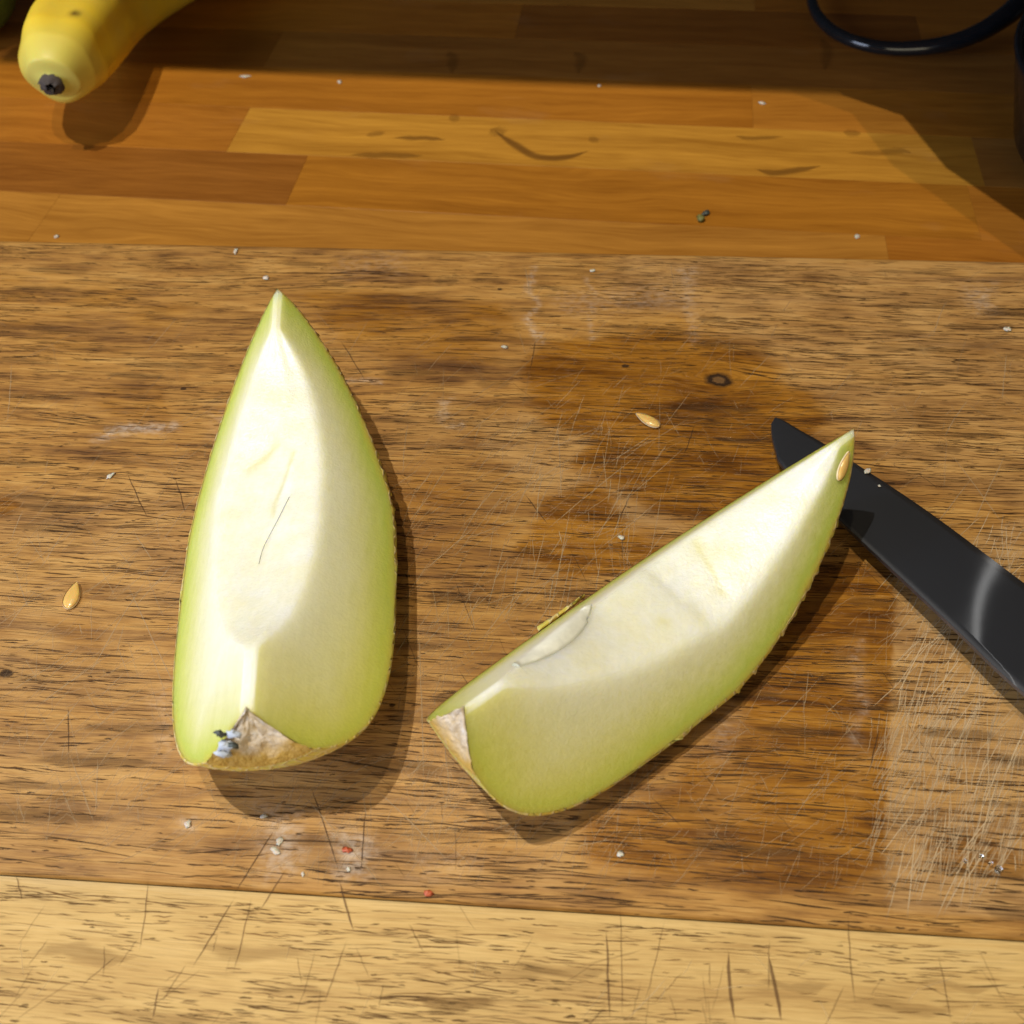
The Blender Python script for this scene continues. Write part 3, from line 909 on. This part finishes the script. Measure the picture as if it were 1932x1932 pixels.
    for i in range(nr_):
        r = scar_r * 1.03 * i / (nr_ - 1)
        for j in range(nt_):
            th = TH(j / (nt_ - 1))
            if j in (0, nt_ - 1): th += (1 if j else -1) * 0.16 * max(0.0, vnoise(np.array(r * 900 + 5), np.array(j * 1.7 + 2), seed + 60, 2) - 0.42)
            edge = 1 + 0.04 * (vnoise(np.array(th * 4 + 20), np.array(3.3), seed + 31, 2) - 0.5)
            rr = r * edge
            lumps = 0.8 * (vnoise(np.array(rr * 300 + 9), np.array(th * 5 + 9), seed + 40, 3) - 0.45) * 0.0032 * (0.3 + 0.7 * (1 - i / nr_))
            q.append((rr * math.sin(th), ycap(np.array(rr)) - 0.00025 - lumps * (i < nr_ - 1) * (0 < j < nt_ - 1), -rr * math.cos(th)))
            sc_.append(i / (nr_ - 1))
    meshobj('stem_scar', tow(np.array(q)), gridfaces(nr_, nt_, flip=True), M['scar'], root, True, None, {'scar': sc_})
    prop(root, label, 'melon slice', 'melon slices on the board')

    def surf(yv, th, lift=0.0):   # a point on the cavity at (y, theta)
        i = int(np.argmin(np.abs(y - yv)))
        flat = c[i] * math.cos(ah) / math.cos(th - am)
        r = 0.10 * c[i] + 0.90 * flat; r = r * (1 + (cl[i] - 1) * (1 - (th + aL) / (al + aL))) - min(bulge, c[i] * .16) * math.cos((th - am) / ah * math.pi / 2) - lift
        return tow(np.array([r * math.sin(th), y[i], -r * math.cos(th)]))

    def face(yv, k, side, lift=0.0):   # a point on a cut face, k = 0 rind .. 1 inner edge
        i = int(np.argmin(np.abs(y - yv)))
        r = Rr[i] + (c[i] - Rr[i]) * k
        a_ = al if side > 0 else aL
        qv = np.array([r * math.sin(side * a_), y[i], -r * math.cos(a_)]) + np.array([side * math.cos(a_), 0, math.sin(a_)]) * lift
        return tow(qv)
    return root, surf, face, aL


pl = (-0.0755, -0.0264, 0.1729, -0.0068, -0.0517, 0.0909, 0.0939, 0.05, 1.4498, 3.4213, 0.8, 0.0211, 0.0018, 0.066, 1.9813, 0.8)
pr = (0.0536, -0.0555, -0.8258, 0.0037, 0.053, 0.0771, 0.0832, 0.0519, 1.51, 3.9829, 0.6423, 0.0292, 0.0025, 0.0682, 1.3569, 0.5005)
wl, surfL, faceL, alL = wedge('melon_slice', pl, 'upright pale green melon slice with its pointed tip away, brown stem scar in front', 0.0195,
                              [(0.020, 0.30, -0.004, -0.15, 0.0011, 0.0010), (0.024, -0.1, 0.018, -0.5, 0.0030, 0.0005)], 3, 0.42)
wr, surfR, faceR, alR = wedge('melon_slice', pr, 'yellowish melon slice lying aslant, its tip over the knife blade', 0.0185,
                              [(0.020, -0.35, 0.014, 0.40, 0.0024, 0.0008), (0.006, -0.3, 0.002, 0.4, 0.0026, -0.0005), (-0.006, -0.4, -0.010, 0.4, 0.003, 0.0005)], 8, 0.0, 0.006, 0.0012, 15)


def tube(pts, rads, n=10, cap=True):
    pts = np.asarray(pts, float); rads = np.asarray(rads, float)
    V, F = [], []
    d = np.gradient(pts, axis=0); d /= np.linalg.norm(d, axis=1)[:, None]
    up = np.array([0, 0, 1.0]) if abs(d[0][2]) < 0.9 else np.array([1.0, 0, 0])
    for i in range(len(pts)):
        a = np.cross(up, d[i]); a /= np.linalg.norm(a); b = np.cross(d[i], a)
        for k in range(n):
            th = 2 * math.pi * k / n
            V.append(pts[i] + rads[i] * (a * math.cos(th) + b * math.sin(th)))
    F = gridfaces(len(pts), n, cv=True, flip=False)
    if cap:
        F.append(tuple(range(n))); F.append(tuple(range((len(pts) - 1) * n, len(pts) * n))[::-1])
    return V, F


def spline(P, n):
    P = np.asarray(P, float); Q = np.vstack([2 * P[0] - P[1], P, 2 * P[-1] - P[-2]])
    out = []
    for t in np.linspace(0, len(P) - 1 - 1e-6, n):
        i = int(t); f = t - i; a, b, c, d = Q[i:i + 4]
        out.append(0.5 * ((2 * b) + (c - a) * f + (2 * a - 5 * b + 4 * c - d) * f * f + (3 * b - a - 3 * c + d) * f ** 3))
    return np.array(out)


# dark dried stem fibres on the left scar
# a curled lip of flesh and a shred of skin on the right slice
nl, yl0, yl1 = 26, -0.056, -0.025
lv = []
for i in range(nl):
    t = i / (nl - 1)
    yv = yl0 + (yl1 - yl0) * t
    a_ = faceR(yv, 0.90, -1, 0.0003)
    b_ = surfR(yv + 0.003 * t, -alR * (1 - 0.62 * math.sin(math.pi * (0.04 + 0.96 * t) ** 0.85) ** 0.8), 0.0002)
    for k in range(9):
        f = k / 8
        lv.append(a_ + (b_ - a_) * f + np.array([0, 0, 1]) * (0.0030 * math.sin(math.pi * f ** 0.8) * (0.3 + 0.7 * math.sin(math.pi * t ** 1.6)) + 0.0003))
    lv.append(b_ + np.array([0, 0, -0.0016])); lv.append(a_ + np.array([0, 0, -0.0030]))
lip = meshobj('flesh_lip', lv, gridfaces(nl, 11, cv=True, flip=True) + [tuple(range(11))[::-1], tuple(range((nl - 1) * 11, nl * 11))], M['lip'], wr, True, None,
              {'depth': [0.030] * len(lv), 'cavity': [0.35] * len(lv), 'yellow': [0.0] * len(lv)})
lip['label'] = 'curled whitish lip of flesh left by the knife'
sh = []
for i in range(12):
    t = i / 11
    q = faceR(-0.030 + 0.024 * t, 0.0, -1, 0.0)
    o_ = np.array([-0.55, 0.8, 0.1]) * (0.0005 + 0.0012 * t ** 2)
    sh += [q + o_, q + o_ + np.array([-0.5, 0.8, 0.3]) * 0.0014 * (1 - t * 0.6), q + o_ + np.array([0, 0, -0.0012])]
shred = meshobj('rind_shred', sh, gridfaces(12, 3, cv=True) + [(2, 1, 0)], M['rind'], wr, True)


# ------------------------------------------------------------------ seeds
def make_seed(name, loc, yaw, label, rot=None, L=0.0112, W=0.0044, H=0.0021, flip=1):
    n, mseg = 18, 14
    V = []
    for i in range(n):
        t = i / (n - 1)
        wv = math.sin(math.pi * t ** 0.72) ** 0.75 if 0 < t < 1 else 0.0
        wv = max(wv, 0.03)
        for k in range(mseg):
            th = 2 * math.pi * k / mseg
            V.append(((t - 0.5) * L, math.cos(th) * W / 2 * wv, math.copysign(abs(math.sin(th)) ** 0.8, math.sin(th)) * H / 2 * wv ** 0.8))
    root = empty(name, loc)
    root.rotation_euler = rot if rot else (0, 0, yaw)
    F = gridfaces(n, mseg, cv=True) + [tuple(range(mseg)), tuple(range((n - 1) * mseg, n * mseg))[::-1]]
    meshobj('seed_coat', V, F, M['seed'], root, True)
    # the paler seam round the seed
    rim = []
    for i in range(40):
        a = 2 * math.pi * i / 40
        t = 0.5 + 0.5 * math.cos(a)
        wv = max(math.sin(math.pi * t ** 0.72) ** 0.75 if 0 < t < 1 else 0.0, 0.03)
        s_ = 1 if math.sin(a) >= 0 else -1
        rim.append(((t - .5) * L, s_ * wv * W / 2, 0))
    rim = np.array(rim); V2 = []
    for p in rim:
        o_ = np.array([p[0] / L * 0.5, np.sign(p[1]) if abs(p[1]) > 1e-5 else 0, 0]) * 0.0002
        V2 += [p + o_ + (0, 0, 0.0003), p + o_ * 1.6, p + o_ + (0, 0, -0.0003)]
    meshobj('seam', V2, gridfaces(40, 3, cu=True), M['seedrim'], root, True)
    return prop(root, label, 'seed', 'melon seeds')


a, b = at(1200, 783), at(1244, 808)
make_seed('melon_seed', ((a[0] + b[0]) / 2, (a[1] + b[1]) / 2, 0.0010), math.atan2(a[1] - b[1], a[0] - b[0]), 'glossy seed on the damp dark wood between the slices')
a, b = at(146, 1104), at(131, 1149)
make_seed('melon_seed', ((a[0] + b[0]) / 2, (a[1] + b[1]) / 2, 0.0010), math.atan2(a[1] - b[1], a[0] - b[0]), 'matt seed at the left edge of the board', None, 0.0112, 0.0052)

# ------------------------------------------------------------------ knife
edge_px = [(1463, 787), (1480, 794), (1510, 812), (1546, 832), (1601, 866), (1748, 963), (1932, 1100)]
spine_px = [(1455, 800), (1456, 820), (1463, 852), (1478, 884), (1570, 972), (1688, 1082), (1805, 1192), (1932, 1311)]
E_ = [at(px, py, 0.0016 + 0.0006 * i) for i, (px, py) in enumerate(edge_px)]
Sp = [at(px, py, z) for (px, py), z in zip(spine_px, (0.0022, 0.0030, 0.0045, 0.0060, 0.0085, 0.0105, 0.0120, 0.0135))]
dE = (E_[-1] - E_[-2]); dE /= np.linalg.norm(dE)
dS = (Sp[-1] - Sp[-2]); dS /= np.linalg.norm(dS)
E_.append(E_[-1] + dE * 0.05); Sp.append(Sp[-1] + dE * 0.06)
nk = 60
Ee, Ss = spline(E_, nk), spline(Sp, nk)
KV, KF = [], []
nm = np.cross(Ee[30] - Ee[10], Ss[30] - Ee[30]); nm /= np.linalg.norm(nm); nm = nm if nm[2] > 0 else -nm
nb = 12
for i in range(nk):
    th_ = 0.0006 * min(1, i / 8 + 0.25)
    for k in range(nb):
        f = k / (nb - 1)
        hol = 0.0004 * math.sin(math.pi * f) * min(1, i / 12)        # gently hollow-ground face
        KV.append(Ee[i] + (Ss[i] - Ee[i]) * f + nm * (th_ * f ** 0.8 + hol * 0.5))
    for k in range(nb):
        f = 1 - k / (nb - 1)
        KV.append(Ee[i] + (Ss[i] - Ee[i]) * f - nm * (th_ * f ** 0.8) - nm * 0.00002)
KF = gridfaces(nk, 2 * nb, cv=True, flip=True)
KF.append(tuple(range(2 * nb))); KF.append(tuple(range((nk - 1) * 2 * nb, nk * 2 * nb))[::-1])
mi = []
for i in range(nk - 1):
    for j in range(2 * nb):
        mi.append(1 if j == nb - 1 else 0)
mi += [0, 0]
kb = np.array(KV)
knife = prop(empty('kitchen_knife', (E_[3][0], E_[3][1], 0)), 'dark steel kitchen knife lying under the tip of the right melon slice', 'knife')
kl = np.array([E_[3][0], E_[3][1], 0])
blade = meshobj('blade', kb - kl, KF, [M['blade'], M['spine']], knife, False, mi)
blade.data.polygons.foreach_set('use_smooth', np.array([q == 0 for q in mi]))
h0 = (E_[-1] + Sp[-1]) / 2 - kl
hv, hf = tube([h0 - dE * 0.004, h0 + dE * 0.002, h0 + dE * 0.02, h0 + dE * 0.06, h0 + dE * 0.10, h0 + dE * 0.115], [0.006, 0.0105, 0.011, 0.0115, 0.012, 0.008], 14)
meshobj('handle', hv, hf, M['handle'], knife, True)

# the seed stuck to the tip of the right slice
sp = faceR(0.0685, 0.55, 1, 0.0004)
t1 = faceR(0.0735, 0.55, 1, 0.0004) - faceR(0.063, 0.5, 1, 0.0004); t1 /= np.linalg.norm(t1)
nrm = faceR(0.0685, 0.5, 1, 0.001) - faceR(0.0685, 0.5, 1, 0.0); nrm /= np.linalg.norm(nrm)
bt = np.cross(nrm, t1)
ms = Matrix([[t1[i], bt[i], nrm[i]] for i in range(3)])
so = make_seed('melon_seed', np.array(sp) + np.array([pr[0], pr[1], 0]), 0, 'seed stuck to the tip of the slanting melon slice', ms.to_euler(), 0.0098, 0.0034)

# ------------------------------------------------------------------ hair on the left slice
hp = [surfL(yv, th, 0.0004) for yv, th in ((0.001, 0.25), (-0.006, 0.05), (-0.013, -0.12), (-0.020, -0.22), (-0.026, -0.27))]
hp = spline(hp, 24)
b0 = hp[0].copy(); b0[2] = 0
hroot = np.array([pl[0], pl[1], 0])
hv, hf = tube(hp - hp[0], [0.00008] * 24, 5)
ho = meshobj('hair', hv, hf, M['hair'], None, True); ho.location = hp[0] + hroot
prop(ho, 'thin dark hair lying across the cream hollow of the upright slice', 'hair')

# dried dark stem fibres caught on the left scar
fq = Vector(faceL(-0.0925, 1.0, -1, 0.0))
for k, (dx, dy, dz, sz) in enumerate(((-0.0062, 0.0012, -0.003, 0.0030), (-0.0022, 0.0008, -0.002, 0.0034), (-0.0050, -0.0004, -0.0070, 0.0042), (-0.0066, -0.0010, -0.0100, 0.0040), (-0.0030, -0.0004, -0.0062, 0.0026))):
    r4 = np.random.default_rng(90 + k); V = []
    for i_ in range(7):
        for k_ in range(9):
            rr = sz / 2 * r4.uniform(0.45, 1.2); ph_, th_ = math.pi * i_ / 6, 2 * math.pi * k_ / 9
            V.append((fq[0] + dx + rr * 1.3 * math.sin(ph_) * math.cos(th_), fq[1] + dy + rr * 0.7 * math.sin(ph_) * math.sin(th_), fq[2] + dz + rr * math.cos(ph_)))
    meshobj('stem_fibre', V, gridfaces(7, 9, cv=True, flip=True), M['blackish'] if k in (0, 4) else M['mould'], wl, True)
# ------------------------------------------------------------------ banana
bp = [at(98, 158, 0.022), at(108, 128, 0.024), at(138, 78, 0.020), at(200, 10, 0.012), at(300, -55, 0.0075), at(430, -110, 0.0065), at(570, -145, 0.009), at(690, -165, 0.016)]
cv = spline(bp, 170)
seg = np.r_[0, np.cumsum(np.linalg.norm(np.diff(cv, axis=0), axis=1))]; seg /= seg[-1]
total = 0.21
rad = 0.0238 * np.interp(seg, [0, 0.012, 0.04, 0.08, 0.14, 0.22, 0.5, 0.85, 0.95, 1], [0.20, 0.56, 0.80, 0.94, 1.02, 1.06, 1.06, 0.90, 0.42, 0.3])
V, spot, along = [], [], []
d = np.gradient(cv, axis=0); d /= np.linalg.norm(d, axis=1)[:, None]
nb_ = 72
spots = [(0.165, 0.1), (0.20, -0.75), (0.10, -0.55), (0.085, 0.95)]
for i in range(170):
    a_ = np.cross([0, 0, 1], d[i]); a_ /= np.linalg.norm(a_); b_ = np.cross(d[i], a_)
    for k in range(nb_):
        th = 2 * math.pi * k / nb_
        pen = 1 + 0.06 * math.cos(5 * th + 0.6) * min(1, seg[i] * 12)
        V.append(cv[i] + rad[i] * pen * (a_ * math.cos(th) + b_ * math.sin(th)))
        along.append(seg[i])
        sv = 0
        for (su, sth) in spots:
            dd = math.hypot((seg[i] - su) * 0.2 / (0.0016 + 0.006 * su), ((th - math.pi / 2 + sth + math.pi) % (2 * math.pi) - math.pi) * 0.02 / 0.0020)
            sv = max(sv, math.exp(-dd * dd))
        spot.append(sv)
V = np.array(V)
bl = np.array([bp[3][0], bp[3][1], CT])
ban = prop(empty('banana', bl), 'ripe yellow banana with a black tip at the top left corner', 'banana')
F = gridfaces(170, nb_, cv=True) + [tuple(range(nb_)), tuple(range(169 * nb_, 170 * nb_))[::-1]]
meshobj('peel', V - bl, F, M['banana'], ban, True, None, {'along': along, 'spot': spot})
tv, tf = tube([cv[0] + d[0] * 0.003 - bl, cv[0] - d[0] * 0.0015 - bl, cv[0] - d[0] * 0.0030 - bl, cv[0] - d[0] * 0.0036 - bl], [0.0058, 0.0060, 0.0050, 0.0022], 18)
tv = np.array(tv) + np.random.default_rng(4).normal(0, 0.00045, (len(tv), 3))
meshobj('tip', tv, tf, M['bananatip'], ban, True)

# ------------------------------------------------------------------ dark green fruit cut off by the corner
gc = at(-70, -45, 0.012)
V = []
for i in range(25):
    ph = math.pi * i / 24
    for k in range(28):
        th = 2 * math.pi * k / 28
        rr = 0.032 * math.sin(ph) * (1 + 0.10 * math.cos(ph))
        V.append((rr * math.cos(th), -0.048 * math.cos(ph), rr * math.sin(th)))
gf = empty('green_fruit', (gc[0], gc[1], CT)); gf.rotation_euler = (0, 0, 0.25)
meshobj('skin', np.array(V) + np.array([0, 0, 0.0322]), gridfaces(25, 28, cv=True), M['darkgreen'], gf, True)
sv_, sf_ = tube([(0, 0.0465, 0.0322), (0, 0.051, 0.0325)], [0.004, 0.003], 10)
meshobj('stalk', sv_, sf_, M['bananatip'], gf, True)
prop(gf, 'dark green fruit beside the banana, cut off by the top left corner', 'fruit')

# ------------------------------------------------------------------ black pan with a loop handle
pc_ = at(1903, 140, CT + 0.05)
pcen = np.array([pc_[0] + 0.1215, pc_[1] - 0.004, CT])
pan = prop(empty('pan', pcen), 'glossy black pan with a loop handle in the shade at top right', 'pan')
prf = [(0.0, 0.003), (0.085, 0.003), (0.098, 0.012), (0.112, 0.05), (0.115, 0.056), (0.118, 0.057), (0.1185, 0.0545), (0.1165, 0.05), (0.104, 0.010), (0.092, 0.0), (0.0, 0.0)]
V = [(r * math.cos(2 * math.pi * k / 64), r * math.sin(2 * math.pi * k / 64), z) for r, z in prf for k in range(64)]
meshobj('pan_body', V, gridfaces(len(prf), 64, cv=True, flip=True), M['blackgloss'], pan, True)
hpx = [(1560, -95), (1536, -40), (1530, -8), (1543, 30), (1580, 64), (1640, 86), (1710, 92), (1790, 82), (1850, 60), (1895, 32), (1920, 12)]
hz = np.linspace(0.0, 0.0, len(hpx)) + np.array([-0.008] * 4 + [-0.009] * 3 + [-0.006, -0.002, 0.002, 0.004])
hp_ = spline([at(px, py, z) for (px, py), z in zip(hpx, hz)], 60) - pcen
hrad = 0.68 * np.interp(np.linspace(0, 1, 60), [0, 0.3, 0.55, 0.8, 1], [0.0045, 0.0048, 0.0056, 0.0078, 0.010])
hv, hf = tube(hp_, hrad, 16)
meshobj('handle', hv, hf, M['blackgloss'], pan, True)

# ------------------------------------------------------------------ crumbs, bits and drops
def lump(name, loc, size, mat, label, cat, group=None, seed=0, flat=0.6, stretch=1.0, rz=0.0):
    r = np.random.default_rng(seed + 500)
    V = []
    jit = r.uniform(0.45, 1.25, (9, 12))
    for i in range(9):
        ph = math.pi * i / 8
        for k in range(12):
            th = 2 * math.pi * k / 12
            rr = size / 2 * (jit[i, k] if 0 < i < 8 else 0.8)
            V.append((rr * stretch * math.sin(ph) * math.cos(th), rr * math.sin(ph) * math.sin(th), rr * flat * math.cos(ph) + size * flat * 0.42))
    o = meshobj(name, V, gridfaces(9, 12, cv=True, flip=True), mat, None, True)
    o.location = loc; o.rotation_euler = (0, 0, rz)
    return prop(o, label, cat, group)


cr = [  # px, py, size px, height, label
    (355, 1555, 17, 0, 'round white crumb at lower left of the board below the upright slice'),
    (527, 1588, 13, 0, 'white crumb, upper of the pair in the floury smear'),
    (520, 1606, 12, 0, 'white crumb, lower of the pair in the floury smear'),
    (658, 1640, 10, 0, 'white crumb in the floury patch below the red shred'),
    (572, 1650, 8, 0, 'tiny white crumb near the front of the floury smear'),
    (498, 1540, 8, 0, 'small white crumb above the floury smear'),
    (1901, 622, 15, 0, 'white crumb near the right edge of the board'),
    (952, 655, 11, 0, 'white flake between the tip of the upright slice and the knot'),
    (209, 898, 11, 0, 'small bright white crumb left of the upright slice'),
    (502, 525, 14, 0, 'whitish crumb just behind the tip of the upright slice'),
    (1118, 511, 9, 0, 'pale crumb at the rear of the board, middle'),
    (445, 474, 10, 0, 'pale crumb at the rear edge of the board, behind the upright slice'),
    (107, 447, 13, CT, 'white crumb against the board at left'),
    (1617, 447, 12, CT, 'pale crumb on the worktop behind the knife tip'),
    (1438, 195, 11, CT, 'pale crumb at the shadow line, right of the ring stain'),
    (1131, 162, 10, CT, 'pale crumb at the shadow line, above the ring stain'),
    (641, 155, 11, CT, 'pale crumb at the shadow line, second from the banana'),
    (463, 145, 14, CT, 'pale crumb at the shadow line, nearest the banana'),
    (1171, 1612, 15, 0, 'moist translucent scrap in front of the slanting slice'),
    (1172, 1014, 12, 0, 'tiny white scrap just behind the slanting slice'),
    (1637, 889, 14, 0.0052, 'larger pale scrap on the knife blade near its edge'),
    (1659, 917, 8, 0.0060, 'smaller pale scrap on the knife blade'),
]
for i, (px, py, s_, z, lab) in enumerate(cr):
    p = at(px, py, z)
    dist = np.linalg.norm(p - CAM)
    lump('crumb', (p[0], p[1], z), s_ * (0.85 if z == 0 else 0.7) * dist / FPX, M['crumb'], lab, 'crumb', 'white crumbs', i, 0.28, 1.0 + 0.5 * (i % 3), i * 1.3)
p = at(655, 1604); lump('red_shred', (p[0], p[1], 0), 0.0030, M['redbit'], 'orange red shred in the floury patch on the board', 'food scrap', None, 31, 0.25, 0.7, 1.4)
p = at(808, 1686); lump('red_shred', (p[0], p[1], 0), 0.0030, M['redbit'], 'red shred lying on the edge of the pale strip', 'food scrap', None, 33, 0.2, 0.6, 1.4)
p = at(1322, 416, CT); lump('herb_bit', (p[0], p[1], CT), 0.0052, M['greenbit'], 'green herb bit on the worktop behind the board', 'herb', None, 35, 0.6, 0.8, 0.9)
p = at(1331, 404, CT); lump('herb_stalk', (p[0], p[1], CT), 0.0034, M['blackish'], 'dark stalk end touching the green herb bit', 'herb', None, 36, 0.5, 1.6, 0.8)
for i, (px, py, s_, lab) in enumerate(((1883, 1642, 8, 'largest water drop, nearest the front of the wet patch at lower right'),
                                       (1868, 1630, 5, 'small water drop in the middle of the wet patch at lower right'),
                                       (1850, 1616, 5, 'small water drop at the rear of the wet patch at lower right'),
                                       (1820, 1625, 4, 'tiny water drop at the left end of the wet patch'))):
    p = at(px, py)
    lump('water_drop', (p[0], p[1], 0), s_ * 0.00028, M['water'], lab, 'drop', 'water drops in the wet patch', 60 + i, 0.6)

# ------------------------------------------------------------------ wall cupboards above, whose shadow lies along the back
def slab(name, poly, z0, z1, mat, parent):
    n = len(poly)
    V = [(x, y, z0) for x, y in poly] + [(x, y, z1) for x, y in poly]
    F = [tuple(range(n))[::-1], tuple(range(n, 2 * n))] + [(i, (i + 1) % n, n + (i + 1) % n, n + i) for i in range(n)]
    return meshobj(name, V, F, mat, parent)


HC = 0.50
KH = (HC - CT) / (LZ - CT)


def under(x, y, L):               # where, at the cupboards' underside, the ray from a worktop point to a lamp passes
    return (x + (L[0] - x) * KH, y + (L[1] - y) * KH)


yc0 = under(0.0, 0.3455, (0, -0.115))[1]
cab = prop(empty('wall_cupboard', (0, 0, HC), AW), 'wall cupboard over the back of the worktop, above the picture', 'cupboard')
slab('carcass', [(-1.6, yc0 + 0.02), (0.8, yc0 + 0.02), (0.8, yc0 + 0.36), (-1.6, yc0 + 0.36)], 0.0, 0.6, M['cabinet'], cab)
for k in range(4):
    x0_ = -1.6 + 0.6 * k
    slab('door', [(x0_, yc0), (x0_ + 0.596, yc0), (x0_ + 0.596, yc0 + 0.0195), (x0_, yc0 + 0.0195)], -0.001, 0.6, M['cabinet'], cab)
KS = 0.15 / (LZ - CT)
HS = CT + 0.15
cq = [(x + (LA[0] - x) * KS, y + (LA[1] - y) * KS) for x, y in ((0.165, 0.336), (0.196, 0.314), (0.210, 0.262), (0.243, 0.210), (0.325, 0.08))]  # outline of an added, unseen slab, shaped to cast the diagonal half shadow
cs_ = prop(empty('shade_caster', (0, 0, HS)), 'unseen angled slab added at upper right to cast the diagonal shadow', 'shadow caster')
slab('caster_slab', cq + [(0.75, cq[-1][1]), (0.75, 0.6), (0.2, 0.6), (cq[0][0], 0.50)], 0.0, 0.02, M['cabinet'], cs_)
slab('caster_side', [(0.731, cq[-1][1] + 0.01), (0.749, cq[-1][1] + 0.01), (0.749, 0.59), (0.731, 0.59)], CT - HS, -0.0005, M['cabinet'], cs_)
